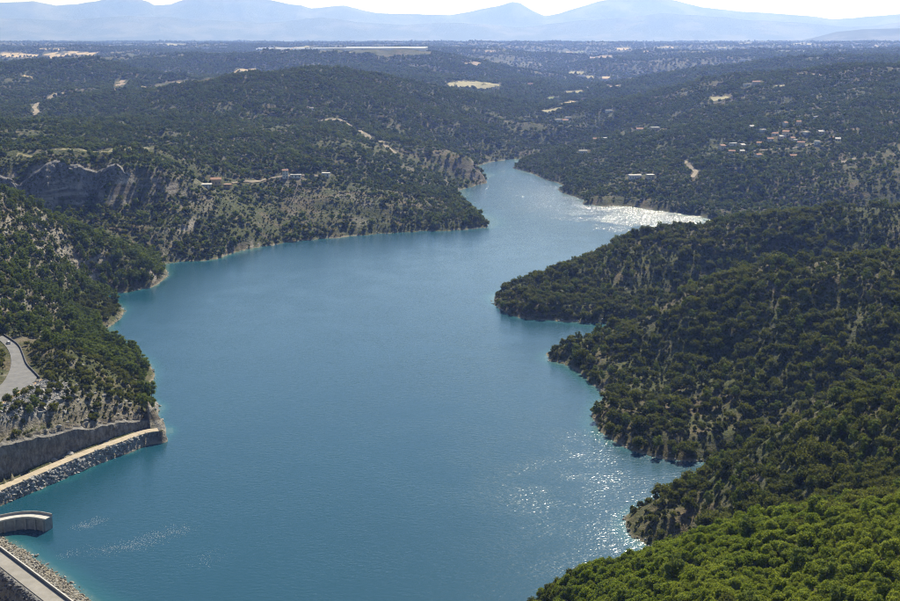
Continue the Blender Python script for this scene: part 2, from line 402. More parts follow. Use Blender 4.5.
# vertical cut above the track
CUT = np.array(smooth_pts([at_z(a, b, 6) for a, b in [(-90,520),(-40,497),(0,480),(20,472),(40,464),(55,458),(80,448.5),(100,442),(120,435),(138,429.5),(148,426)]], 1))
CUT_TOP = ([-90, 0, 40, 55, 80, 120, 148], [16, 15, 13.5, 11, 9.5, 6.5, 2.5])
cth_, cr_ = np.arctan2(CUT[:, 0], CUT[:, 1]), np.hypot(CUT[:, 0], CUT[:, 1])
rel = RR - np.interp(TT, cth_, cr_, left=1e5, right=1e5)
ctop = 6 + np.interp(PXG, *CUT_TOP)
Hh = np.where((rel < 4.6) & (rel > -5), np.minimum(Hh, 5.7), Hh)
Hh = np.where((rel >= 4.6) & (rel < 13), np.clip(Hh, ctop - 1.6, ctop - 0.9), Hh)
Hh = np.where((rel >= 13) & (rel < 30), np.maximum(Hh, ctop - 0.9 + 0.12 * (rel - 13)), Hh)

roadd = near_eval(poly_dist, road_w)
for _ in range(3):
    B = sum(np.roll(Hh, k, 1) for k in range(-7, 8)) / 15; B = (np.roll(B, 1, 0) + B + np.roll(B, -1, 0)) / 3
    Hh = np.where((rel > 12) & (rel < 120) & (X < -90) & (roadd > 5) & (Hh > 4), B, Hh)

def hgt(x, y):
    x = np.asarray(x, float); y = np.asarray(y, float)
    th = np.arctan2(x, y); lr = np.log(np.hypot(x, y))
    i = np.clip(np.searchsorted(LR, lr) - 1, 0, len(LR) - 2); j = np.clip(np.searchsorted(TH, th) - 1, 0, len(TH) - 2)
    fi = np.clip((lr - LR[i]) / (LR[i + 1] - LR[i]), 0, 1); fj = np.clip((th - TH[j]) / (TH[j + 1] - TH[j]), 0, 1)
    return (Hh[i, j] * (1 - fi) + Hh[i + 1, j] * fi) * (1 - fj) + (Hh[i, j + 1] * (1 - fi) + Hh[i + 1, j + 1] * fi) * fj
_rs = np.exp(np.linspace(math.log(160), math.log(16000), 3000))
def hit(px, py, rmin=0):
    v = pix_dir(px, py); th = math.atan2(v[0], v[1]); tn = v[2] / math.hypot(v[0], v[1])
    hh = hgt(_rs * math.sin(th), _rs * math.cos(th)); zz = CH + _rs * tn
    k = np.nonzero((zz <= hh) & (_rs > rmin))[0]
    if not len(k): return None
    r = _rs[k[0]]; return np.array([r * math.sin(th), r * math.cos(th), hh[k[0]]])
def visible(x, y, z, n=60):
    """bool per point: not hidden behind terrain"""
    ok = np.ones(len(x), bool)
    for t in np.linspace(0.2, 0.985, n):
        xx, yy = x * t, y * t; ok &= (hgt(xx, yy) < CH + (z - CH) * t) | (np.hypot(xx, yy) < 100)
    return ok

# slope and land cover
gx = np.gradient(Hh, axis=1) / (np.gradient(TT, axis=1) * RR); gr = np.gradient(Hh, axis=0) / np.gradient(RR, axis=0)
SLOPE = np.hypot(gx, gr)
PXG_ = 450 + F * np.tan(TT) / math.cos(PITCH)      # bearing of a column, in photo pixels at the optical axis
ROCKY = np.clip(sstep(0.75, 1.25, SLOPE), 0, 1)
leftnear = (X < -90) & (RR < 960) & (Y > 420)
ROCKY *= np.where((X > 20) & (RR < 1300), 0.35, 1.0)
ROCKY = np.maximum(ROCKY, leftnear * sstep(0.05, 0.4, fbm(X, Y, 26, 3, 71)) * 0.65)
lefthill = (X < 0) & (RR > 1100) & (RR < 1750)
ROCKY = np.maximum(ROCKY, lefthill * sstep(0.2, 0.5, fbm(X, Y, 40, 3, 77)) * 0.45)
def polyw(pts): 
    return [q for q in (hit(a, b) for a, b in pts) if q is not None]
SCREE_PX = [(40,380),(66,386),(70,397),(55,408),(36,416),(14,422),(-20,425),(-20,414),(0,405)]
scree_w = polyw(SCREE_PX)
GRAV = np.zeros_like(Hh); GRAV[near] = (sstep(2.5, 0, poly_dist(X[near], Y[near], scree_w)))
bank = near & (Hh < 5.6) & (RR < 720) & (Hh > -3)
GRAV = np.where(bank, 0.8, GRAV)
GRAV = np.where(near & (dd < 60) & (RR < 640) & (Y < track_w[1][1]), 0.9, GRAV)

m = NM('hillside_ground'); pos = m.pos()
n1 = m.noise(pos, 0.05, 5, 0.6); n2 = m.noise(pos, 0.35, 5, 0.7); n3 = m.noise(pos, 0.009, 4, 0.6)
soil = m.mix(m.ramp(n2, 0.35, 0.65), (0.088, 0.073, 0.042), (0.16, 0.132, 0.08))
scrub = m.mix(m.ramp(n2, 0.35, 0.7), (0.040, 0.052, 0.018), (0.10, 0.105, 0.038))
g = m.mix(m.ramp(m.math('ADD', m.math('MULTIPLY', n1, 0.55), m.math('MULTIPLY', n3, 0.45)), 0.46, 0.62), scrub, soil)
mp = m.n('Mapping'); mp.inputs['Scale'].default_value = (0.03, 0.03, 0.22); m.l(pos, mp.inputs[0])
strata = m.noise(mp.outputs[0], 1.0, 5, 0.6)
rock = m.mix(m.ramp(strata, 0.38, 0.62), (0.12, 0.10, 0.075), (0.33, 0.295, 0.24))
rk = m.math('MULTIPLY', m.attr('rocky'), m.ramp(m.math('ADD', m.math('MULTIPLY', n2, 0.7), m.math('MULTIPLY', n1, 0.3)), 0.36, 0.5))
g = m.mix(rk, g, rock)
grav = m.mix(m.ramp(n2, 0.3, 0.7), (0.17, 0.16, 0.145), (0.33, 0.32, 0.30)); g = m.mix(m.attr('gravel'), g, grav)
sx = m.n('SeparateXYZ'); m.l(pos, sx.inputs[0])
wl = m.ramp(m.math('ADD', sx.outputs[2], m.math('MULTIPLY', n2, -2.0)), -0.5, 0.3, 1, 0)
g = m.mix(m.math('MULTIPLY', wl, m.ramp(n1, 0.4, 0.6, 0.1, 0.75)), g, (0.27, 0.235, 0.17))
bw = m.math('ADD', m.math('MULTIPLY', n2, 1.0), m.math('MULTIPLY', strata, 1.2))
m.bsdf(g, 0.95, bw, 2.2, 0.9, 0.1)
nr, nc = TT.shape; idx = np.arange(nr * nc).reshape(nr, nc)
Q = np.stack([idx[:-1, :-1], idx[:-1, 1:], idx[1:, 1:], idx[1:, :-1]], -1).reshape(-1, 4)
terrain = big_mesh('hillside_terrain', np.stack([X, Y, Hh], -1).reshape(-1, 3), Q, m.m, {'rocky': ROCKY.ravel(), 'gravel': GRAV.ravel()})
tag(terrain, 'wooded limestone hills and rocky ground around the lake', kind='structure')

# ------------------------------------------------------------------ water
m = NM('lake_water'); pos = m.pos()
dep = m.attr('depth')
nz = m.noise(pos, 0.012, 3, 0.5)
deep = m.mix(nz, (0.009, 0.053, 0.080), (0.011, 0.062, 0.093))
col = m.mix(m.ramp(dep, 0.3, 3.6, 0.45, 0.0), deep, (0.022, 0.125, 0.125))
col = m.mix(m.ramp(dep, 0.2, 1.1, 0.3, 0.0), col, (0.17, 0.23, 0.18))
mp = m.n('Mapping'); mp.inputs['Rotation'].default_value = (0, 0, 0.5); mp.inputs['Scale'].default_value = (1, 2.0, 1); m.l(pos, mp.inputs[0])
w1 = m.noise(mp.outputs[0], 0.30, 1, 0.5); w2 = m.noise(mp.outputs[0], 0.95, 1.5, 0.5)
wind = m.math('MULTIPLY', m.attr('wind'), m.ramp(m.noise(pos, 0.03, 3, 0.6), 0.3, 0.62, 0.55, 1.0))
hgt_n = m.math('ADD', m.math('MULTIPLY', w1, 0.5), m.math('MULTIPLY', w2, 0.36))
p = m.n('BsdfPrincipled'); p.inputs['Roughness'].default_value = 0.16; p.inputs['IOR'].default_value = 1.333
m.l(col, p.inputs['Base Color'])
bp = m.n('Bump'); bp.inputs['Distance'].default_value = 0.8; m.l(wind, bp.inputs['Strength']); m.l(hgt_n, bp.inputs['Height'])
m.l(bp.outputs[0], p.inputs['Normal']); m.l(p.outputs[0], m.out.inputs['Surface'])
st = 2
Xs, Ys, Hs, Ls = X[::st, ::st], Y[::st, ::st], Hh[::st, ::st], LAKE[::st, ::st]
a_, b_2 = Xs.shape; ii = np.arange(a_ * b_2).reshape(a_, b_2)
keep = Ls[:-1, :-1] | Ls[:-1, 1:] | Ls[1:, 1:] | Ls[1:, :-1]
k2 = keep.copy(); k2[1:] |= keep[:-1]; k2[:-1] |= keep[1:]; k2[:, 1:] |= keep[:, :-1]; k2[:, :-1] |= keep[:, 1:]
Qw = np.stack([ii[:-1, :-1], ii[:-1, 1:], ii[1:, 1:], ii[1:, :-1]], -1)[k2]
used = np.unique(Qw); remap = np.full(a_ * b_2, -1); remap[used] = np.arange(len(used))
Vw = np.stack([Xs.ravel()[used], Ys.ravel()[used], np.zeros(len(used))], -1)
wind_w = 0.26 + 0.64 * sstep(1050, 1600, np.hypot(Vw[:, 0], Vw[:, 1]))
for a, b, sa, sb, g_ in [(545,500,36,75,.65),(515,480,22,35,.35),(592,442,26,30,.7),(510,362,45,55,.45),(560,345,30,40,.3),(650,214,70,60,.5),(560,290,50,70,.15),(600,470,22,30,.4),(575,530,22,30,.35)]:
    c_ = at_z(a, b, 0); ux = (Vw[:, 0] - c_[0]) / (1.4 * sa); uy = (Vw[:, 1] - c_[1]) / (1.4 * sb * (1 + 0.0008 * c_[1]))
    wob = 0.35 * fbm(Vw[:, 0], Vw[:, 1], 30, 3, 44); wind_w += (1.0 if b < 260 else 0.12 if a > 585 else 0.27) * g_ * np.exp(-((ux + wob) ** 2 + (uy + wob) ** 2) * 1.6)
water = big_mesh('lake_water', Vw, remap[Qw], m.m, {'depth': np.clip(-Hs.ravel()[used], 0, 50), 'wind': wind_w})
tag(water, 'teal blue lake water with sun glitter', kind='structure')

# ------------------------------------------------------------------ distant mountains
def mountain(name, label, prof, d, base_py, seed, colr, rough_px=0.8):
    m = NM(name + '_surface'); pos = m.pos()
    m.bsdf(m.mix(m.ramp(m.noise(pos, 0.0016, 5, 0.6), 0.45, 0.65), colr, (0.12, 0.12, 0.10)), 0.95, spec=0.1)
    pxs = np.arange(-260, 1170, 2.0)
    py = np.interp(pxs, [q[0] for q in prof], [q[1] for q in prof])
    py = py + rough_px * fbm(pxs, pxs * 0 + seed, 26, 4, seed)
    rows = 26; V = []
    for r in range(rows):
        t = r / (rows - 1)                    # 0 foot .. 1 crest .. back
        dd_ = d + (t - 0.62) * d * 0.16
        prof_t = min(1.0, t / 0.62) ** 1.25 if t < 0.62 else max(0.0, 1 - (t - 0.62) / 0.38) ** 0.9
        for k in range(len(pxs)):
            v = pix_dir(pxs[k], HORIZON); th = math.atan2(v[0], v[1])
            zt = at_d(pxs[k], py[k], d)[2]; zb = 110.0
            V.append((dd_ * math.sin(th), dd_ * math.cos(th), zb + (zt - zb) * prof_t))
    V = np.array(V)
    env = np.repeat([max(0.0, math.sin(math.pi * min(1, r / (rows - 1) / 0.62))) if r / (rows - 1) < 0.62 else 0 for r in range(rows)], len(pxs))
    V[:, 2] += env * (V[:, 2] - 110) * 0.55 * (0.3 - np.abs(fbm(V[:, 0], V[:, 1] * 0.6, d * 0.05, 4, seed + 3)))
    n = len(pxs); ii = np.arange(rows * n).reshape(rows, n)
    q = np.stack([ii[:-1, :-1], ii[:-1, 1:], ii[1:, 1:], ii[1:, :-1]], -1).reshape(-1, 4)
    o = big_mesh(name, V, q, m.m); tag(o, label, kind='structure'); return o
mountain('distant_mountain', 'pale blue mountain range with rounded peaks along the horizon',
    [(-260,0),(-100,2),(0,1),(20,0),(36,-1),(58,4),(80,3),(97,0),(120,-5),(140,-3),(150,0),(156,4),(172,3),(180,0),(200,-5),(250,-6),(276,-1),(300,4),(312,7),(330,5),(345,4),(362,9),(378,12.5),(420,13),(450,14),(462,12),
     (500,4.5),(512,1),(520,2),(532,9),(545,15),(560,12),(585,4),(597,0),(620,-5),(650,-6),(676,0),(700,6),(740,10.5),(780,13),(815,16),(830,18),(870,15),(900,13),(1000,8),(1170,12)], 26000, 42, 5, (0.05, 0.06, 0.045), 0.5)
mountain('distant_foothill', 'lower blue foothills in front of the mountain range',
    [(-260,20),(0,17),(60,20),(130,14),(200,18),(260,22),(320,17),(400,24),(450,22),(520,26),(600,18),(660,12),(720,16),(800,22),(850,27),(900,21),(1000,18),(1170,22)], 22000, 42, 8, (0.045, 0.06, 0.04), 1.2)
mountain('distant_ridge', 'low dark blue wooded ridge at the far right of the plain',
    [(-260,44),(0,41),(120,40),(300,42.5),(560,43),(800,40),(815,36.5),(835,31.5),(860,29),(900,27.5),(1000,24),(1170,26)], 15000, 42, 12, (0.04, 0.055, 0.03), 0.6)

# ------------------------------------------------------------------ haze
def box_mesh(name, x0, x1, y0, y1, z0, z1, mat, parent=None):
    V = [(x, y, z) for z in (z0, z1) for y in (y0, y1) for x in (x0, x1)]
    return mesh_obj(name, V, [(0,2,3,1),(4,5,7,6),(0,1,5,4),(2,6,7,3),(0,4,6,2),(1,3,7,5)], mat, parent)
HAZE_D, HAZE_C, HAZE_G = 7.0e-5, (0.22, 0.36, 1.0), 0.45
mh = NM('haze_air'); pv = mh.n('VolumePrincipled'); pv.inputs['Density'].default_value = HAZE_D
pv.inputs['Color'].default_value = (*HAZE_C, 1); pv.inputs['Absorption Color'].default_value = (1, 1, 1, 1); pv.inputs['Anisotropy'].default_value = HAZE_G
for nm_ in ('Density Attribute', 'Color Attribute', 'Temperature Attribute'): pv.inputs[nm_].default_value = ''
mh.l(pv.outputs[0], mh.out.inputs['Volume'])
hz = box_mesh('haze', -20000, 20000, -600, 28500, -140, 1500, mh.m)
tag(hz, 'pale blue summer haze hanging over the valley and plain', kind='stuff')

# ------------------------------------------------------------------ plant prototypes (mesh data only)
ICO = {}
def ico(sub):
    if sub not in ICO:
        bm = bmesh.new(); bmesh.ops.create_icosphere(bm, subdivisions=sub, radius=1.0)
        ICO[sub] = (np.array([v.co[:] for v in bm.verts]), np.array([[v.index for v in f.verts] for f in bm.faces])); bm.free()
    return ICO[sub]
def me_from(name, V, Fs, mat, smooth=False):
    me = bpy.data.meshes.new(name); me.from_pydata(V.tolist() if hasattr(V, 'tolist') else V, [], Fs.tolist() if hasattr(Fs, 'tolist') else Fs)
    me.materials.append(mat); me.update()
    if smooth: me.polygons.foreach_set('use_smooth', [True] * len(me.polygons))
    return me
def crown_mesh(name, lumps, n_leaf, leaf, mat, rng, core=0.82, sub=1, up=0.25, flat=0.9, spread=(0.78, 1.16)):
    V, Fq = [], []; off = 0
    iv, fi = ico(sub)
    for (cx, cy, cz, r) in lumps:
        k = core * r * (0.86 + 0.28 * rng.random(len(iv)))
        v = iv * k[:, None] * np.array([1, 1, flat]) + np.array([cx, cy, cz])
        V += v.tolist(); Fq += (fi + off).tolist(); off += len(v)
    L = np.array(lumps); pr = L[:, 3] ** 2; pr /= pr.sum(); made = 0
    while made < n_leaf:
        i = rng.choice(len(L), p=pr); c = L[i, :3]; r = L[i, 3]
        d = rng.normal(size=3); d[2] += up; d /= np.linalg.norm(d)
        p = c + d * r * rng.uniform(*spread) * np.array([1, 1, flat])
        dd_ = np.linalg.norm((p - L[:, :3]) / L[:, 3:4], axis=1)
        if (np.delete(dd_, i) < 0.72).any() and rng.random() < 0.85: made += 0.25; continue
        nrm = d + rng.normal(size=3) * 0.55; nrm /= np.linalg.norm(nrm)
        t = np.cross(nrm, rng.normal(size=3)); t /= np.linalg.norm(t); b = np.cross(nrm, t)
        s1 = leaf * rng.uniform(0.6, 1.35); s2 = s1 * rng.uniform(0.5, 0.9)
        q = [p - t * s1 * 0.5, p + b * s2 * 0.5 + nrm * 0.08 * s1, p + t * s1 * 0.5, p - b * s2 * 0.5 + nrm * 0.08 * s1]
        V += [x.tolist() for x in q]; Fq.append([off, off + 1, off + 2, off + 3]); off += 4; made += 1
    return me_from(name, V, Fq, mat)
def tube(V, Fs, p0, p1, r0, r1, seg=6):
    p0, p1 = Vector(p0), Vector(p1); ax = (p1 - p0).normalized(); t = ax.orthogonal().normalized(); b = ax.cross(t); o = len(V)
    for (p, r) in ((p0, r0), (p1, r1)):
        for k in range(seg):
            a = 2 * math.pi * k / seg; V.append(tuple(p + (t * math.cos(a) + b * math.sin(a)) * r))
    for k in range(seg): Fs.append((o + k, o + (k + 1) % seg, o + seg + (k + 1) % seg, o + seg + k))
def trunk_mesh(name, h, r, limbs, mat):
    V, Fs = [], []; tube(V, Fs, (0, 0, -0.7), (0.05 * h, 0.02 * h, h * 0.55), r, r * 0.7); tube(V, Fs, (0.05 * h, 0.02 * h, h * 0.55), (0.04 * h, 0, h), r * 0.7, r * 0.25)
    for (x, y, z) in limbs: tube(V, Fs, (0.04 * h, 0.01 * h, min(z * 0.55, h * 0.6)), (x, y, z), r * 0.45, r * 0.12, 5)
    return me_from(name, V, Fs, mat)
def dome_lumps(rng, R, H, n, base, r0=0.25, r1=0.42):
    out = [(0, 0, base + (H - base) * 0.5, R * 0.62)]
    for k in range(n):
        a = rng.uniform(0, 2 * math.pi); e = math.asin(rng.uniform(-0.25, 1.0)); q = rng.uniform(0.55, 0.8)
        out.append((R * q * math.cos(e) * math.cos(a), R * q * math.cos(e) * math.sin(a), base + (H - base) * (0.42 + 0.42 * math.sin(e)), R * rng.uniform(r0, r1)))
    return out
def pine_lumps(rng, R, H):
    out = []; n = 11
    for k in range(n):
        t = k / (n - 1); rad = R * (0.55 + 0.5 * math.sin(math.pi * (0.15 + 0.7 * t))) * rng.uniform(0.6, 1.0); a = k * 2.4 + rng.uniform(-.5, .5)
        out.append((rad * 0.7 * math.cos(a), rad * 0.7 * math.sin(a), H * (0.36 + 0.58 * t), R * rng.uniform(0.36, 0.55) * (1 - 0.2 * t)))
    out.append((0, 0, H * 0.62, R * 0.5)); return out
PROTO = {}     # kind -> list of (crown mesh, trunk mesh)
pr = np.random.default_rng(3)
def add_proto(kind, n, fn):
    PROTO[kind] = [fn(k) for k in range(n)]
def oak(k):
    R = pr.uniform(2.3, 2.8); H = pr.uniform(4.8, 5.8); L = dome_lumps(pr, R, H, 20, 0.8, 0.17, 0.36)
    return (crown_mesh('oak_crown', L, 1150, 0.42, M['oak_leaf'], pr, core=0.6, spread=(0.6, 1.4)), trunk_mesh('oak_trunk', H * 0.7, 0.17, [l[:3] for l in L[1:6]], M['bark']))
def holm(k):
    R = pr.uniform(2.6, 3.3); H = pr.uniform(4.4, 5.4); L = dome_lumps(pr, R, H, 11, 0.4)
    return (crown_mesh('holm_oak_crown', L, 560, 0.54, M['holm_leaf'], pr, core=0.72, spread=(0.7, 1.28)), trunk_mesh('holm_oak_trunk', H * 0.7, 0.18, [l[:3] for l in L[1:6]], M['bark']))
def pine(k):
    H = pr.uniform(7.5, 9.5); R = H * pr.uniform(0.32, 0.40); L = pine_lumps(pr, R, H)
    return (crown_mesh('pine_crown', L, 480, 0.62, M['pine_leaf'], pr, core=0.74, flat=0.75), trunk_mesh('pine_trunk', H * 0.92, 0.2, [l[:3] for l in L[0:6]], M['bark']))
def shrub(k):
    R = pr.uniform(1.0, 1.3); L = dome_lumps(pr, R, R * 1.5, 7, 0.0)
    return (crown_mesh('shrub_leaves', L, 150, 0.42, M['shrub_leaf'], pr), None)
def clump(k):      # tree seen from kilometres away
    kind = ('pine_leaf', 'holm_leaf', 'pine_leaf')[k % 3]
    R = pr.uniform(3.0, 3.6); H = pr.uniform(5.0, 7.0); L = dome_lumps(pr, R, H, 7, 0.3)
    return (crown_mesh('far_tree_crown', L, 90, 1.2, M[kind], pr, core=0.9), None)
add_proto('oak', 4, oak); add_proto('holm', 4, holm); add_proto('pine', 4, pine); add_proto('shrub', 3, shrub); add_proto('clump', 6, clump)
ROCKM = {}
def rock_mesh(name, mat, rng, flat=0.75):
    v, f = ico(2); v = v.copy()
    for _ in range(16):
        n = rng.normal(size=3); n /= np.linalg.norm(n); c = rng.uniform(0.42, 0.82); d = v @ n; k = d > c; v[k] -= np.outer(d[k] - c, n)
    v *= np.array([rng.uniform(0.8, 1.25), rng.uniform(0.8, 1.25), flat]); v *= (0.95 + 0.1 * rng.random(len(v)))[:, None]
    return me_from(name, v, f, mat)
for key in ('limestone', 'grey_stone', 'dark_stone', 'tan_stone'):
    ROCKM[key] = [rock_mesh('stone_' + key, M[key], pr) for _ in range(4)]

# hidden library collection for the scattered masses (never linked to the scene)
def library(name, meshes):
    c = bpy.data.collections.new(name)
    for k, grp in enumerate(meshes):
        V0 = grp[0]
        o = bpy.data.objects.new('%s_%02d' % (name, k), V0); c.objects.link(o)
    return c
def join_proto(kind):
    out = []
    for (cr, tr) in PROTO[kind]:
        if tr is None: out.append((cr,)); continue
        bm = bmesh.new(); bm.from_mesh(cr); nf = len(bm.faces); bm.from_mesh(tr); bm.faces.ensure_lookup_table()
        for f in bm.faces[nf:]: f.material_index = 1
        me = bpy.data.meshes.new(kind + '_whole'); bm.to_mesh(me); bm.free(); me.materials.append(cr.materials[0]); me.materials.append(M['bark']); out.append((me,))
    return out
LIB = {k: library('library_' + k, join_proto(k)) for k in PROTO}
for k in ROCKM: LIB[k] = library('library_' + k, [(x,) for x in ROCKM[k]])
def scatter(name, label, lib, pts, scale, nvar, rotx=None, host=None):
    n = len(pts)
    me = bpy.data.meshes.new(name); me.vertices.add(n); me.vertices.foreach_set('co', np.asarray(pts, np.float32).ravel())
    a = me.attributes.new('size', 'FLOAT_VECTOR', 'POINT'); sc3 = np.asarray(scale, np.float32)
    if sc3.ndim == 1: sc3 = np.repeat(sc3[:, None], 3, 1) * np.stack([RNG.uniform(.88, 1.12, n), RNG.uniform(.88, 1.12, n), RNG.uniform(.82, 1.2, n)], -1)
    a.data.foreach_set('vector', sc3.astype(np.float32).ravel())
    a = me.attributes.new('turn', 'FLOAT_VECTOR', 'POINT')
    rot = np.zeros((n, 3), np.float32); rot[:, 2] = RNG.uniform(0, 6.283, n)
    if rotx is not None: rot[:, 0] = RNG.uniform(-rotx, rotx, n); rot[:, 1] = RNG.uniform(-rotx, rotx, n)
    a.data.foreach_set('vector', rot.ravel())
    a = me.attributes.new('variant', 'INT', 'POINT'); a.data.foreach_set('value', RNG.integers(0, nvar, n).astype(np.int32))
    o = bpy.data.objects.new(name, me); COL.objects.link(o)
    g = bpy.data.node_groups.new(name + '_scatter', 'GeometryNodeTree')
    g.interface.new_socket('Geometry', in_out='INPUT', socket_type='NodeSocketGeometry'); g.interface.new_socket('Geometry', in_out='OUTPUT', socket_type='NodeSocketGeometry')
    N = g.nodes.new; gi, go = N('NodeGroupInput'), N('NodeGroupOutput')
    ci = N('GeometryNodeCollectionInfo'); ci.inputs[0].default_value = lib; ci.inputs['Separate Children'].default_value = True; ci.inputs['Reset Children'].default_value = True
    ip = N('GeometryNodeInstanceOnPoints'); ip.inputs['Pick Instance'].default_value = True
    def na(nm, typ):
        x = N('GeometryNodeInputNamedAttribute'); x.data_type = typ; x.inputs['Name'].default_value = nm; return x.outputs['Attribute']
    L = g.links.new
    L(gi.outputs[0], ip.inputs['Points']); L(ci.outputs[0], ip.inputs['Instance']); L(na('variant', 'INT'), ip.inputs['Instance Index'])
    e2r = N('FunctionNodeEulerToRotation'); L(na('turn', 'FLOAT_VECTOR'), e2r.inputs[0]); L(e2r.outputs[0], ip.inputs['Rotation'])
    L(na('size', 'FLOAT_VECTOR'), ip.inputs['Scale']); L(ip.outputs[0], go.inputs[0])
    md = o.modifiers.new('scatter', 'NODES'); md.node_group = g
    tag(o, label, kind='stuff'); return o

# ------------------------------------------------------------------ clearings: fields, lanes, village plots
CLEAR = []           # world polygons without trees
def drape(name, label, px_poly, mat, lift=0.35, cell=None, clear=4.0, rmin=0):
    """field or lane: photo outline dropped onto the terrain, cut into a grid that follows it"""
    w_ = [q for q in (hit(a, b, rmin) for a, b in px_poly) if q is not None]
    if len(w_) < 3: return None
    W2 = np.array(w_)[:, :2]; CLEAR.append((W2, clear))
    x0, y0 = W2.min(0); x1, y1 = W2.max(0); c = cell or max((x1 - x0), (y1 - y0)) / 34
    gx_ = np.arange(x0 - c, x1 + c, c); gy_ = np.arange(y0 - c, y1 + c, c); GX, GY = np.meshgrid(gx_, gy_)
    GX = GX + RNG.uniform(-.2, .2, GX.shape) * c; GY = GY + RNG.uniform(-.2, .2, GY.shape) * c
    GZ = hgt(GX, GY) + lift; ins = in_poly(GX, GY, W2)
    ii = np.arange(GX.size).reshape(GX.shape)
    keep = (ins[:-1, :-1].astype(int) + ins[1:, :-1] + ins[:-1, 1:] + ins[1:, 1:]) >= 3
    q = np.stack([ii[:-1, :-1], ii[:-1, 1:], ii[1:, 1:], ii[1:, :-1]], -1)[keep]
    if not len(q): return None
    us = np.unique(q); rm = np.full(GX.size, -1); rm[us] = np.arange(len(us))
    o = big_mesh(name, np.stack([GX, GY, GZ], -1).reshape(-1, 3)[us], rm[q], mat); tag(o, label, kind='structure'); return o
def ribbon(name, label, pts_w, width, mat, lift=0.3, clear=3.0):
    P_ = [np.array(p, float) for p in pts_w]; Q_ = []
    for a, b in zip(P_[:-1], P_[1:]):
        k = max(1, int(np.linalg.norm(b - a) / max(4, width)))
        Q_ += [a + (b - a) * j / k for j in range(k)]
    Q_.append(P_[-1]); Q_ = np.array(Q_); V = []
    for i in range(len(Q_)):
        t = Q_[min(i + 1, len(Q_) - 1)] - Q_[max(i - 1, 0)]; n = np.array([-t[1], t[0]]) / (np.hypot(t[0], t[1]) + 1e-9)
        for s in (-.5, .5):
            xy = Q_[i, :2] + n * s * width; V.append((xy[0], xy[1], hgt(xy[0], xy[1]) + lift))
    Fq = [(2 * i, 2 * i + 1, 2 * i + 3, 2 * i + 2) for i in range(len(Q_) - 1)]
    o = mesh_obj(name, V, Fq, mat); tag(o, label, kind='structure')
    L = [tuple(v[:2]) for v in V[0::2]] + [tuple(v[:2]) for v in V[1::2]][::-1]; CLEAR.append((np.array(L), clear)); return o
def fieldmat(name, a, b): return mat_simple(name, a, b, 0.03, 0.95, 0.1, 0.4)
M['stubble'] = fieldmat('stubble_field', (0.34, 0.25, 0.13), (0.46, 0.35, 0.20))
M['hay'] = fieldmat('hay_field', (0.21, 0.19, 0.095), (0.30, 0.265, 0.14))
M['dry_grass'] = fieldmat('dry_grass', (0.13, 0.12, 0.055), (0.21, 0.185, 0.09))
M['lane'] = fieldmat('lane_dirt', (0.20, 0.165, 0.115), (0.29, 0.24, 0.17))
M['pasture'] = fieldmat('green_field', (0.12, 0.16, 0.05), (0.18, 0.22, 0.075))
M['ploughed'] = fieldmat('ploughed_field', (0.24, 0.17, 0.12), (0.32, 0.24, 0.17))
drape('field', 'golden stubble field on the far left plateau', [(0,56.5),(20,57.5),(38,57),(40,54.5),(20,52.5),(0,52.5)], M['stubble'])
drape('field', 'long tan field beside the golden one on the far plateau', [(42,55),(75,56.5),(97,54.5),(95,52.5),(45,52)], M['stubble'])
drape('field', 'small ochre clearing on the wooded left slope', [(21,77),(33,79.5),(38,78),(24,75)], M['stubble'])
drape('field', 'orange brown fallow strip along the wooded valley', [(140,90.5),(170,86),(200,82),(222,79),(220,77.5),(195,79.5),(165,83.5),(140,88)], M['ploughed'])
drape('field', 'tan clearing at the end of the fallow strip', [(232,73.5),(256,71.5),(256,68.5),(240,69)], M['stubble'])
drape('field', 'brown track clearing in the wooded valley', [(113,91),(121,90),(127,84),(125,79),(116,80)], M['ploughed'])
drape('field', 'pale terrace of dry grass on the cliff hill', [(10,155),(60,153),(110,152.5),(150,151),(160,148),(110,149),(60,149.5),(12,151.5)], M['dry_grass'])
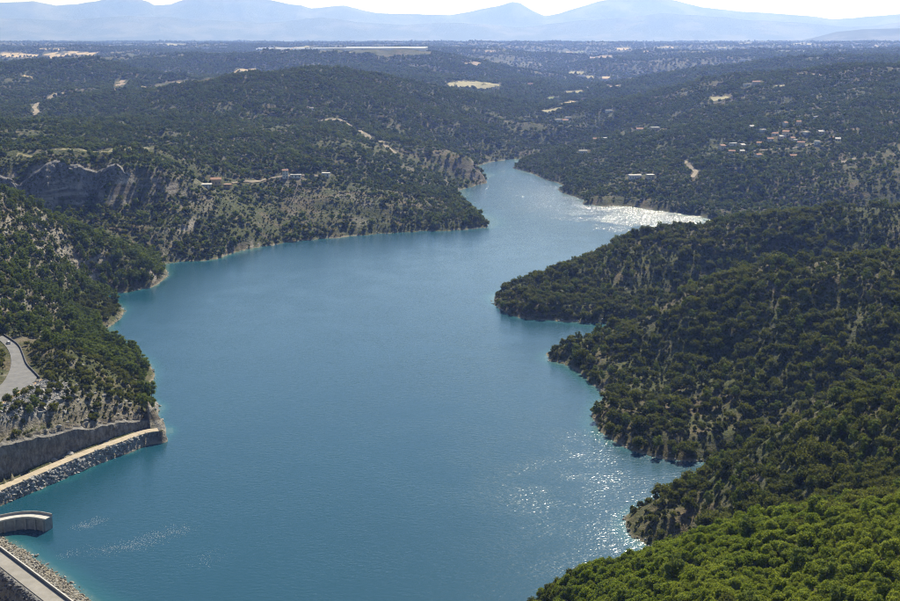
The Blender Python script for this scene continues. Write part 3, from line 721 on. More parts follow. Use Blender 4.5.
for pts, mt, lb in [
  ([(541,110),(560,107.5),(563,109.5),(545,113)], 'hay', 'hay meadow at the valley floor next to the river wood'),
  ([(558,104),(585,99),(586,101.5),(561,107)], 'stubble', 'golden stubble field on the valley floor'),
  ([(548,97.5),(557,97),(556,99.5),(548,100)], 'pasture', 'small green meadow on the valley floor'),
  ([(565,91.5),(583,91),(585,94),(566,94.5)], 'hay', 'pale meadow between hedges in the valley'),
  ([(574,87.5),(588,87),(588,89.5),(575,89.5)], 'hay', 'narrow dry meadow in the valley'),
  ([(606,84.5),(620,84.5),(620,88.5),(609,89)], 'ploughed', 'reddish ploughed field at the valley edge'),
  ([(602,76.5),(610,76.5),(610,79.5),(602,79.5)], 'stubble', 'little ochre plot beside the farmhouse'),
  ([(568,72),(585,71.5),(590,74),(570,74)], 'hay', 'dry meadow on the valley side'),
  ([(580,76.5),(593,76),(594,78.5),(581,78.5)], 'hay', 'pale plot behind the valley barns'),
  ([(613,48),(628,47.8),(632,50.6),(618,51)], 'stubble', 'orange field on the far plain'),
  ([(635,48.8),(668,45.8),(670,47.2),(642,50.2)], 'hay', 'long pale field on the far plain'),
  ([(585,55.5),(612,55.5),(612,59),(592,59)], 'ploughed', 'brown patch on the distant slope'),
  ([(738,43.5),(752,42.6),(754,44),(740,44.8)], 'hay', 'faint field at the far edge of the plain'),
  ([(800,73),(832,72.5),(845,71),(846,72.2),(805,74.5)], 'ploughed', 'thin tan clearing on the ridge of pines'),
  ([(710,97),(728,96),(730,99),(712,101)], 'hay', 'dry grass clearing on the right hill'),
  ([(775,85.5),(787,84.5),(787,87),(776,88)], 'hay', 'small clearing near the hilltop'),
  ([(790,43.2),(812,43),(815,45),(794,45.4)], 'hay', 'pale field on the far right plain'),
  ([(465,63),(480,62.5),(482,65),(466,65.5)], 'ploughed', 'brown clearing on the mid distance hill'),
  ([(444,84),(480,82),(500,84),(500,86),(450,87)], 'hay', 'dry grass strip on the shoulder of the middle hill'),
 ]: drape('field', lb, pts, M[mt])
frng = random.Random(5)
for k in range(34):
    a0 = frng.uniform(10, 890); b0 = frng.uniform(43.6, 54); wd_ = frng.uniform(6, 30); ht_ = frng.uniform(0.5, 1.3); tl = frng.uniform(-.6, .6)
    mt = frng.choice(['stubble', 'hay', 'hay', 'ploughed', 'pasture'])
    drape('field', {'stubble': 'pale golden strip field far out on the plain', 'hay': 'faded dry grass field far out on the plain', 'ploughed': 'brown ploughed strip far out on the plain', 'pasture': 'soft green field far out on the plain'}[mt], [(a0, b0 + tl), (a0 + wd_, b0 - tl), (a0 + wd_ * 1.05, b0 + ht_ - tl), (a0 + wd_ * .1, b0 + ht_ + tl)], M[mt], 0.6)
def wl_(pts): return [q for q in (hit(a, b) for a, b in pts) if q is not None]
ribbon('lane', 'winding pale lane on the far left slope', wl_([(33,116),(37,112),(34,108),(37,104),(50,98),(58,94),(75,92),(110,91)]), 9, M['lane'], 0.6)
ribbon('lane', 'rocky firebreak track down the middle hill', wl_([(318,122),(340,120),(352,127),(368,137),(386,146),(398,156)]), 9, M['lane'], 0.5)
ribbon('lane', 'lane to the white tower house', wl_([(232,183.5),(250,182),(270,179),(286,177),(300,176.5),(318,176.5)]), 4, M['lane'], 0.6)
ribbon('lane', 'zigzag track below the hillside village', wl_([(684,161),(689,167),(696,172),(692,178)]), 6, M['lane'], 0.6)
ribbon('lane', 'pale terrace track under the hillside village', wl_([(752,151),(768,150),(790,149),(808,146),(822,143)]), 5, M['lane'], 0.6)
ribbon('lane', 'quarry track on the shaded right hill', wl_([(832,164),(845,162),(856,159)]), 8, M['lane'], 0.6)

# ------------------------------------------------------------------ road, track, dam
def sheet(name, label, poly, z, mat, thick=0.5):
    bm = bmesh.new(); vs = [bm.verts.new((p[0], p[1], z)) for p in poly]; f = bm.faces.new(vs)
    if f.normal.z < 0: f.normal_flip()
    bm.normal_update()
    if f.normal.z < 0: bmesh.ops.reverse_faces(bm, faces=[f])
    r = bmesh.ops.extrude_face_region(bm, geom=[f])
    bmesh.ops.translate(bm, verts=[e for e in r['geom'] if isinstance(e, bmesh.types.BMVert)], vec=(0, 0, thick))
    bmesh.ops.translate(bm, verts=bm.verts, vec=(0, 0, -thick))
    bmesh.ops.recalc_face_normals(bm, faces=bm.faces)
    bmesh.ops.triangulate(bm, faces=bm.faces)
    me = bpy.data.meshes.new(name); bm.to_mesh(me); bm.free(); me.materials.append(mat)
    o = bpy.data.objects.new(name, me); COL.objects.link(o); tag(o, label, kind='structure'); return o
road_s = smooth_pts(road_w, 1, True)
sheet('asphalt_road', 'grey asphalt road bending on the left hillside', road_s, 28.0, M['asphalt'])
CLEAR.append((np.array(road_w)[:, :2], 3.0)); CLEAR.append((np.array(scree_w)[:, :2], 0.0))
c_ = at_z(9, 343, 28); CLEAR.append((np.array([c_[:2] + np.array(d_) for d_ in ((-4, -4), (9, -4), (13, 16), (2, 16))]), 4.0))
CLEAR.append((np.array([at_z(a, b, 28)[:2] for a, b in [(-10,403),(0,398),(39,378),(45,383),(0,412),(-10,416)]]), 1.5))
verge = [at_z(a, b, 28) for a, b in [(41,379),(53,384),(55,386),(42,382.5),(22,393),(0,406),(-20,416),(-20,413),(0,403.3),(20,390.8)]]
sheet('dirt_verge', 'ochre dirt verge along the lower edge of the asphalt road', verge, 27.95, M['dirt'], 0.6)
def strip_poly(line, hw):
    L, R = [], []
    for i in range(len(line)):
        t = line[min(i + 1, len(line) - 1)] - line[max(i - 1, 0)]; n = np.array([-t[1], t[0], 0]) / np.hypot(t[0], t[1])
        L.append(line[i] + n * hw); R.append(line[i] - n * hw)
    return L + R[::-1]
track_s = smooth_pts(track_w, 2)
sheet('gravel_track', 'pale gravel track between the cut rock wall and the stony bank', strip_poly(track_s, 2.6), 6.0, M['gravel'])
CLEAR.append((np.array(strip_poly(track_s, 4.2))[:, :2], 0.5))
sheet('dam_crest_road', 'pale roadway on the crest of the dam', [dam_u[0] + dn * 0.6, dam_u[1] + dn * 0.6, dam_u[1] + dn * (DAMW - 0.3), dam_u[0] + dn * (DAMW - 0.3)], 6.0, M['crest_road'])
CLEAR.append((np.array(dam_poly)[:, :2], 26))
def wall_along(name, label, line, z0, h, th, mat, cap=None, cat='wall', seglen=6.0):
    """low wall built as panels of its own along a line, each with a coping"""
    root = empty(name, line[0] * np.array([1, 1, 0]) + np.array([0, 0, z0])); tag(root, label, cat)
    L = np.cumsum([0] + [np.linalg.norm((b - a)[:2]) for a, b in zip(line[:-1], line[1:])]); n = max(1, int(L[-1] / seglen)); ts = np.linspace(0, L[-1], n + 1)
    pp = np.stack([np.interp(ts, L, [q[k] for q in line]) for k in range(2)], -1)
    for i in range(n):
        a, b = pp[i], pp[i + 1]; t = (b - a) / np.linalg.norm(b - a); nn = np.array([-t[1], t[0]]); b2 = b - t * 0.04
        def bx(nm, hw, za, zb, mt):
            V = [(*(q + nn * s * hw), z) for z in (za, zb) for q, s in ((a, -1), (b2, -1), (b2, 1), (a, 1))]
            V = [(x - root.location.x, y - root.location.y, z - z0) for x, y, z in V]
            mesh_obj(nm, V, [(3,2,1,0),(4,5,6,7),(0,1,5,4),(1,2,6,5),(2,3,7,6),(3,0,4,7)], mt, root)
        bx('wall_panel', th / 2, z0 - 0.6, z0 + h, mat)
        if cap: bx('coping', th / 2 + 0.06, z0 + h + 0.003, z0 + h + 0.13, cap)
    return root
dm = [dam_u[0] + du * 0, dam_u[0] + du * (np.linalg.norm(dam_u[1] - dam_u[0]) * 0.75)]
wall_along('parapet_wall', 'low concrete parapet along the lake side of the dam crest', [q.copy() for q in dm], 6.0, 0.95, 0.4, M['concrete'], M['pale_concrete'])
guard = smooth_pts([at_z(a, b, 28) for a, b in [(4,335.3),(12.3,340.6),(19.6,346),(23.6,356),(26.6,365),(32.5,370.7),(39.6,378.2)]], 1)
wall_along('roadside_wall', 'dark low wall along the outer edge of the asphalt bend', guard, 28.0, 0.9, 0.45, M['dark_stone'], None, seglen=5.0)

# curved concrete intake pier
pier = [at_z(a, b, 5.4) for a, b in [(-62,543),(-40,534.5),(-20,526.5),(0,520.8),(18,517.3),(32,516.8),(45,519.3)]]
pier = smooth_pts(pier, 1)
def build_pier():
    root = empty('intake_pier', (pier[-1][0], pier[-1][1], 0)); tag(root, 'curved concrete pier with buttressed wall standing in the lake by the dam', 'pier')
    O = np.array([pier[-1][0], pier[-1][1], 0.0])
    def band(nm, o0, o1, z0, z1, mat, line=pier):
        A, B = [], []
        for i in range(len(line)):
            t = line[min(i + 1, len(line) - 1)] - line[max(i - 1, 0)]; n = np.array([-t[1], t[0], 0]) / np.hypot(t[0], t[1])
            A.append(line[i] + n * o0); B.append(line[i] + n * o1)
        V = []
        for a, b in zip(A, B):
            for q, z in ((a, z0), (b, z0), (b, z1), (a, z1)): V.append((q[0] - O[0], q[1] - O[1], z))
        Fq = []
        for i in range(len(line) - 1):
            for k in range(4): Fq.append((4*i + k, 4*i + (k + 1) % 4, 4*i + 4 + (k + 1) % 4, 4*i + 4 + k))
        Fq += [(0, 3, 2, 1), (4*len(line) - 4, 4*len(line) - 3, 4*len(line) - 2, 4*len(line) - 1)]
        o = mesh_obj(nm, V, Fq, mat, root)
        bm = bmesh.new(); bm.from_mesh(o.data); bmesh.ops.recalc_face_normals(bm, faces=bm.faces); bm.to_mesh(o.data); bm.free(); return o
    band('wall', 0.0, 4.2, -9, 4.85, M['concrete'])
    dk = band('deck', -0.35, 4.5, 4.86, 5.35, M['pale_concrete'])
    band('parapet', 4.05, 4.4, 5.352, 6.35, M['concrete'])
    band('kerb', -0.3, 0.05, 5.352, 5.62, M['pale_concrete'])
    L = np.cumsum([0] + [np.linalg.norm((b - a)[:2]) for a, b in zip(pier[:-1], pier[1:])])
    t = L[-1] - 0.5
    while t > 0:
        q = np.array([np.interp(t, L, [p[k] for p in pier]) for k in range(2)]); q2 = np.array([np.interp(t - 0.8, L, [p[k] for p in pier]) for k in range(2)])
        tv = (q - q2) / (np.linalg.norm(q - q2) + 1e-9); nv = np.array([-tv[1], tv[0]])
        V = [(*(c + nv * s - O[:2]), z) for z in (-9, 4.85) for c, s in ((q2, -0.6), (q, -0.6), (q, 0.3), (q2, 0.3))]
        mesh_obj('buttress', V, [(3,2,1,0),(4,5,6,7),(0,1,5,4),(1,2,6,5),(2,3,7,6),(3,0,4,7)], M['concrete'], root)
        t -= 4.3
    return root
build_pier()

# cut rock wall above the track
def rock_cut():
    base = CUT; tops = list(zip(*CUT_TOP))
    V = []; rows = 14; base = np.array(base); L = np.concatenate([[0], np.cumsum(np.linalg.norm(np.diff(base[:, :2], axis=0), axis=1))])
    n = int(L[-1] / 0.9); ts = np.linspace(0, L[-1], n)
    for i, t in enumerate(ts):
        q = np.array([np.interp(t, L, base[:, k]) for k in range(2)]); px = project(q[0], q[1], 6.0)[0]
        ht = np.interp(px, [a for a, _ in tops], [b for _, b in tops]) + 1.6 * float(fbm(np.array([t]), np.array([3.0]), 14, 4, 5)[0])
        rad = q / np.linalg.norm(q)
        for r in range(rows + 1):
            f = min(r / (rows - 2), 1.0); z = 5.5 + ht * f
            e = 1.5 * float(fbm(np.array([t * 1.0]), np.array([z * 1.3]), 6, 4, 9)[0]) + 0.5 * math.floor(2.5 * float(vnoise(np.array([t / 5.0]), np.array([z / 4.0]), 2)[0]))
            off = 0.2 + f * 0.9 + 0.55 * e + (4.6 * (r - rows + 2) if r > rows - 2 else 0)
            xy = q + rad * off; z2 = z + (0.5 * float(fbm(xy[:1], xy[1:], 5, 3, 8)[0]) if r >= rows - 2 else 0); V.append((xy[0], xy[1], z2 if r < rows else float(hgt(xy[0], xy[1])) - 0.5))
    q = [(i * (rows + 1) + r, (i + 1) * (rows + 1) + r, (i + 1) * (rows + 1) + r + 1, i * (rows + 1) + r + 1) for i in range(n - 1) for r in range(rows)]
    o = mesh_obj('cut_rock_wall', V, q, M['cliff']); tag(o, 'steep grey cut rock face above the gravel track', 'rock face'); return o
rock_cut()
CLIFF_SHRUBS = []
def cliff_band():
    pxs = np.linspace(-30, 196, 210); rows = 30; V = []; crng = np.random.default_rng(4)
    for i, p in enumerate(pxs):
        v = pix_dir(p, 185); th = math.atan2(v[0], v[1]); a1 = np.array([p * 1.05]); z_ = a1 * 0
        fade = float(sstep(192, 120, a1)[0]) * (0.72 + 0.5 * float(fbm(a1, z_ + 4, 46, 3, 31)[0]))
        z0 = float(hgt(1256 * math.sin(th), 1256 * math.cos(th))) - 2; z1 = float(hgt(1300 * math.sin(th), 1300 * math.cos(th)))
        hc = (z1 - z0) * max(0.05, min(1.0, fade + 0.12)) + 1.5 * float(fbm(a1, z_ + 2, 11, 3, 35)[0])
        but = 15.0 * float(fbm(a1, z_ + 1, 40, 4, 5)[0]) + 3.5 * abs(float(snoise(a1 / 7.0, z_, 6)[0])) + 10 * (1 - fade)
        for r in range(rows + 1):
            f = r / rows; led = math.floor(5 * f + 1.6 * float(fbm(a1, z_ + f * 9, 26, 3, 7)[0])) / 5
            rr = 1258 + but + 15 * max(0, led) + 2.6 * float(fbm(a1, z_ + f * 26, 8, 3, 9)[0]) + (9 * max(0, f - 0.88) / 0.12)
            x_, y_ = rr * math.sin(th), rr * math.cos(th); g_ = float(hgt(x_, y_)); zs = z0 + hc * min(1, f / 0.9)
            z3 = g_ - 0.6 if r == rows else max(zs, g_ - 0.6)
            V.append((x_, y_, z3))
            if z3 > g_ and crng.random() < 0.045: CLIFF_SHRUBS.append((x_, y_, z3 - 0.3))
    q = [(i * (rows + 1) + r, (i + 1) * (rows + 1) + r, (i + 1) * (rows + 1) + r + 1, i * (rows + 1) + r + 1) for i in range(len(pxs) - 1) for r in range(rows)]
    tag(mesh_obj('limestone_cliff', V, q, M['cliff']), 'long shaded limestone cliff band below the dry grass terrace', 'cliff')
cliff_band()

# ------------------------------------------------------------------ stones
def fill(poly, sp, jitter=0.45):
    W2 = np.array(poly)[:, :2]; x0, y0 = W2.min(0); x1, y1 = W2.max(0)
    gx_, gy_ = np.meshgrid(np.arange(x0, x1, sp), np.arange(y0, y1, sp)); x = (gx_ + RNG.uniform(-jitter, jitter, gx_.shape) * sp).ravel(); y = (gy_ + RNG.uniform(-jitter, jitter, gy_.shape) * sp).ravel()
    k = in_poly(x, y, W2); return x[k], y[k]
def stones(name, label, key, x, y, s0, s1, sink=0.25):
    sc = RNG.uniform(0, 1, len(x)) ** 2 * (s1 - s0) + s0; z = hgt(x, y) + sc * (0.35 - sink)
    return scatter(name, label, LIB[key], np.stack([x, y, z], -1), sc, 4, 0.6)
x, y = fill(scree_w, 1.2); stones('riprap', 'grey broken stones of the embankment below the asphalt road', 'grey_stone', x, y, 0.45, 1.05)
def line_at(px_list, z, n):
    p = np.array([at_z(a, b, z) for a, b in px_list]); L = np.concatenate([[0], np.cumsum(np.linalg.norm(np.diff(p[:, :2], axis=0), axis=1))])
    t = np.linspace(0, L[-1], n); return np.stack([np.interp(t, L, p[:, k]) for k in range(3)], -1)
nb, mb = 130, 12; lo_ = line_at([(a, b + 1.2) for a, b in BANK_LO], -0.9, nb); hi_ = line_at(BANK_HI, 5.75, nb)
def bank_pt(u, v):
    i = np.clip((u * (nb - 1)).astype(int), 0, nb - 2); f = (u * (nb - 1) - i)[:, None]
    return (lo_[i] * (1 - f) + lo_[i + 1] * f) * (1 - v[:, None]) + (hi_[i] * (1 - f) + hi_[i + 1] * f) * v[:, None]
UU, VV = np.meshgrid(np.linspace(0, 0.9999, nb), np.linspace(0, 1, mb), indexing='ij'); bp_ = bank_pt(UU.ravel(), VV.ravel())
bp_[:, 2] += 0.35 * fbm(bp_[:, 0], bp_[:, 1], 5, 3, 61) * np.sin(math.pi * VV.ravel()); ib = np.arange(nb * mb).reshape(nb, mb)
bo = big_mesh('stony_bank', bp_, np.stack([ib[:-1, :-1], ib[1:, :-1], ib[1:, 1:], ib[:-1, 1:]], -1).reshape(-1, 4), M['grey_stone']); tag(bo, 'stony bank sloping from the gravel track to the water', kind='structure')
ns_ = 2600; u_, v_ = RNG.random(ns_) * 0.999, RNG.random(ns_) * 0.97; q_ = bank_pt(u_, v_); sc_ = 0.35 + 1.15 * RNG.random(ns_) ** 2.5; q_[:, 2] += 0.05 * sc_
scatter('shore_riprap', 'grey angular blocks on the bank between track and water', LIB['grey_stone'], q_, sc_, 4, 0.7)
up_poly = [dam_u[0] - dn * 0.8, dam_u[1] - dn * 0.8, dam_u[1] - dn * 14, dam_u[0] - dn * 14]
x, y = fill(up_poly, 1.1); k = hgt(x, y) > -1.2; stones('dam_riprap', 'tan and grey stones on the lake side slope of the dam', 'tan_stone', x[k], y[k], 0.4, 0.95)
dn_poly = [dam_u[0] + dn * (DAMW + 0.6), dam_u[1] + dn * (DAMW + 0.6), dam_u[1] + dn * (DAMW + 40), dam_u[0] + dn * (DAMW + 40)]
x, y = fill(dn_poly, 1.15); k = (hgt(x, y) > -28) & (y < track_w[0][1]); stones('dark_riprap', 'dark stone blocks covering the valley side slope of the dam', 'dark_stone', x[k], y[k], 0.6, 1.05)

# ------------------------------------------------------------------ houses
M['roof_tile'] = mat_simple('roof_tile', (0.30, 0.15, 0.09), (0.42, 0.25, 0.16), 0.8, 0.9, 0.05, 4, True)
M['pale_roof'] = mat_simple('pale_roof', (0.44, 0.40, 0.35), (0.56, 0.52, 0.46), 0.8, 0.8, 0.05, 4, True)
M['render_cream'] = mat_simple('cream_render', (0.50, 0.42, 0.31), (0.62, 0.54, 0.42), 0.6, 0.9, 0.01, 4, True)
M['render_white'] = mat_simple('white_render', (0.58, 0.56, 0.52), (0.68, 0.66, 0.62), 0.6, 0.9, 0.01, 4, True)
M['render_ochre'] = mat_simple('ochre_render', (0.50, 0.33, 0.14), (0.60, 0.42, 0.20), 0.6, 0.9, 0.01, 4, True)
M['shutter'] = mat_simple('dark_window', (0.03, 0.035, 0.04), (0.06, 0.06, 0.065), 1.0, 0.3, 0.0, 4, True)
ws = NM('white_plastic_sheet'); pb = ws.bsdf(ws.mix(ws.noise(ws.pos(), 0.02, 2), (0.80, 0.81, 0.82), (0.86, 0.86, 0.86)), 0.45, spec=0.8); tb = ws.n('BsdfTranslucent'); tb.inputs[0].default_value = (0.85, 0.85, 0.85, 1)
xb = ws.n('MixShader'); xb.inputs[0].default_value = 0.3; ws.l(pb.outputs[0], xb.inputs[1]); ws.l(tb.outputs[0], xb.inputs[2]); ws.l(xb.outputs[0], ws.out.inputs['Surface']); M['white_sheet'] = ws.m
def cuboid(name, x0, x1, y0, y1, z0, z1, mat, parent): return box_mesh(name, x0, x1, y0, y1, z0, z1, mat, parent)
def house(px, py, w, d, h, wall, roof, label, rz=0.0, flat=False, group=None, clear=6, name='house', chim=True):
    q = hit(px, py)
    if q is None: return None
    xs = q[0] + np.array([-w, w, 0, 0]) / 2; ys = q[1] + np.array([0, 0, -d, d]) / 2
    z = float(np.min(hgt(xs, ys))) ; lift = max(0.0, float(q[2]) - z)
    root = empty(name, (q[0], q[1], z), rz); tag(root, label, 'house' if name == 'house' else name.replace('_', ' '), group)
    H = h + lift * 0.6
    wl2 = cuboid('wall', -w/2, w/2, -d/2, d/2, -1.0, H, M[wall], root)
    rh = 0.0 if flat else d * 0.22; ov = 0.4
    if flat:
        cuboid('roof', -w/2 - .3, w/2 + .3, -d/2 - .3, d/2 + .3, H + .003, H + .45, M[roof], root)
    else:
        V = [(-w/2 - ov, -d/2 - ov, H - .08), (w/2 + ov, -d/2 - ov, H - .08), (w/2 + ov, 0, H + rh), (-w/2 - ov, 0, H + rh), (-w/2 - ov, d/2 + ov, H - .08), (w/2 + ov, d/2 + ov, H - .08)]
        V += [(x, y, zz + .22) for x, y, zz in V]
        r = mesh_obj('roof', V, [(0,3,2,1),(3,4,5,2),(6,7,8,9),(9,8,11,10),(0,1,7,6),(4,10,11,5),(0,6,9,3),(3,9,10,4),(1,2,8,7),(2,5,11,8)], M[roof], root)
        for gx2 in (-w/2, w/2 - .2): mesh_obj('gable', [(gx2, -d/2, H), (gx2, d/2, H), (gx2, 0, H + rh), (gx2 + .2, -d/2, H), (gx2 + .2, d/2, H), (gx2 + .2, 0, H + rh)], [(0, 2, 1), (3, 4, 5), (0, 3, 5, 2), (1, 2, 5, 4), (0, 1, 4, 3)], M[wall], root)
        if chim: cuboid('chimney', w * .2, w * .2 + .7, d * .1, d * .1 + .7, H, H + rh + 1.1, M[wall], r)
    nwin = max(2, int(w / 3.2)); fl = max(1, int(h / 2.8))
    for f in range(fl):
        for k in range(nwin):
            x = -w/2 + w * (k + .5) / nwin; zz = lift * 0.6 + 1.0 + f * 2.8
            if f == 0 and k == nwin // 2: cuboid('door', x - .5, x + .5, -d/2 - .06, -d/2 + .05, zz - 1.0, zz + 1.15, M['shutter'], root); continue
            wd = cuboid('window', x - .5, x + .5, -d/2 - .05, -d/2 + .05, zz, zz + 1.25, M['shutter'], root)
            cuboid('sill', x - .62, x + .62, -d/2 - .16, -d/2 - .003, zz - .12, zz - .003, M['pale_roof'], wd)
    a = np.array([[-1, -1], [1, -1], [1, 1], [-1, 1]]) * np.array([w, d]) / 2
    CLEAR.append((a + q[:2], clear)); CLEAR.append(([[q[0] - w * .45, q[1]], [q[0] + w * .45, q[1]], [q[0] * .985 + w * .4, q[1] * .985], [q[0] * .985 - w * .4, q[1] * .985]], 1.0))
    return root
house(205, 186, 14, 9, 3.2, 'render_white', 'pale_roof', 'long low white house with pale roof on the rocky spur', 0.15, True)
house(216, 183, 11, 9, 5.0, 'render_ochre', 'roof_tile', 'cream and ochre house with red tile roof on the rocky spur', 0.2)
house(228, 187, 8, 7, 3.2, 'render_ochre', 'roof_tile', 'small ochre outbuilding just below the spur house', -0.2, True)
house(285.5, 178, 6.5, 6, 8.5, 'render_white', 'roof_tile', 'tall white tower house standing alone on the lane', 0.1)
house(296, 177, 12, 6, 3.0, 'render_white', 'pale_roof', 'long low white annexe next to the tower house', 0.05, True)
house(326, 176, 9, 6, 3.2, 'render_white', 'pale_roof', 'pale flat roofed house at the end of the tower lane', -0.1, True)
house(312, 110, 8, 7, 3.2, 'render_white', 'pale_roof', 'lone white hut high on the wooded middle hill', 0.1, True)
VIL = [(722,149),(733,145.5),(742,147),(760,145),(732,153),(763,132),(752,128),(785,126),(799,125),(806,134),(821,134),(832,140),(792,140.5),(797,142),(782,138),(775,135.5),(786,135),(815,118.5),(838,141),(770,141),(801,146),(817,145),(742,153),(758,157),(793,158)]
for i, (a, b) in enumerate(VIL):
    wv = random.uniform(5.5, 9.5); k = i % 4
    house(a, b, wv, random.uniform(6, 8), random.choice([2.9, 3.1, 4.8]), ('render_cream', 'render_white', 'render_cream', 'render_white')[k], ('roof_tile', 'pale_roof', 'pale_roof', 'roof_tile')[k],
          ('cream house with red tiled roof in the hillside village', 'white flat roofed house in the hillside village', 'cream house with pale gable roof in the hillside village', 'white house with red tiled roof in the hillside village')[k],
          random.uniform(-.5, .5), k == 1, 'houses of the hillside village', 1.5)
FARH = [(635,178,'white flat roofed villa among the trees above the far lake shore',16,1,'render_white'),(583,153,'pale villa in the wood right of the far lake end',13,1,'render_white'),(597,141,'cream villa in the wood above the far inlet',14,0,'render_cream'),
        (559,122,'white barn at the edge of the valley wood',16,1,'render_white'),(565,122.5,'white cottage next to the valley barn',12,0,'render_white'),(568,119.5,'upper white cottage behind the valley barn',12,1,'render_white'),(609,112,'white cottage alone in the right valley wood',14,1,'render_white'),
        (531,85,'cream farmhouse at the foot of the middle hill',18,0,'render_cream'),(549,86.5,'long white farm shed on the valley floor',30,1,'render_white'),(581,76.5,'white farm shed by the upper meadows',26,1,'render_white'),(605,80,'white farmhouse beside the ochre plot',18,0,'render_white'),
        (748,85.5,'white house in the pines of the right ridge',16,1,'render_white'),(756,84,'cream house next to the white one on the right ridge',14,0,'render_cream'),(746,60.5,'long white roofed hangar on the distant slope',52,1,'render_white'),(640,131,'pale stone house on the lower right slope',13,0,'render_cream'),(655,130,'grey roofed stone house on the lower right slope',14,1,'render_cream'),
        (605,140,'cream cottage with flat roof above the far inlet',12,1,'render_cream'),(650,178,'pale terrace house behind the shore villa',9,1,'render_cream')]
for a, b, lb, wv, fl, wm in FARH:
    house(a, b, wv, 9 if wv < 25 else 14, 4.2 if wv < 25 else 6, wm, 'pale_roof' if fl else 'roof_tile', lb, random.uniform(-.3, .3), bool(fl), None, 6)
# white greenhouses on the plain
def greenhouse(px, py, length, spans=4):
    q = hit(px, py)
    root = empty('greenhouse', (q[0], q[1], float(q[2]) - 1), -math.atan2(q[0], q[1])); tag(root, 'long white plastic greenhouse in the row on the far plain', 'greenhouse', 'white greenhouses on the far plain')
    for s in range(spans):
        y0 = s * 12.0; V = []; n = 7
        for xx in (-length / 2, length / 2):
            for k in range(n + 1):
                a = math.pi * k / n; V.append((xx, y0 + 5.8 - 5.8 * math.cos(a), 5 + 2.9 * math.sin(a)))
            V += [(xx, y0 + 11.6, -4), (xx, y0, -4)]
        c = n + 3; Fq = [(k, k + 1, c + k + 1, c + k) for k in range(c - 1)] + [(c - 1, 0, c, 2 * c - 1), tuple(range(c))[::-1], tuple(range(c, 2 * c))]
        mesh_obj('span', V, Fq, M['white_sheet'], root)
    CLEAR.append((np.array([[-1.1, -3], [1.1, -3], [1.1, 1], [-1.1, 1]]) * np.array([length / 2, 40]) + q[:2], 10))
for row in range(2):
    for k in range(9): greenhouse(264 + 18.6 * k + 2 * row, 49.6 - 0.7 * row, 90, 5)
for a, b, lw in ((205, 48.5, 60), (222, 47.6, 70), (116, 45.6, 60), (152, 44.2, 50), (455, 40.8, 60), (870, 41.5, 50)):
    q = hit(a, b)
    if q is not None: house(a, b, lw, 20, 7, 'render_white', 'pale_roof', 'white warehouse far out on the plain', 0.0, True, 'warehouses on the far plain', 10, 'warehouse')

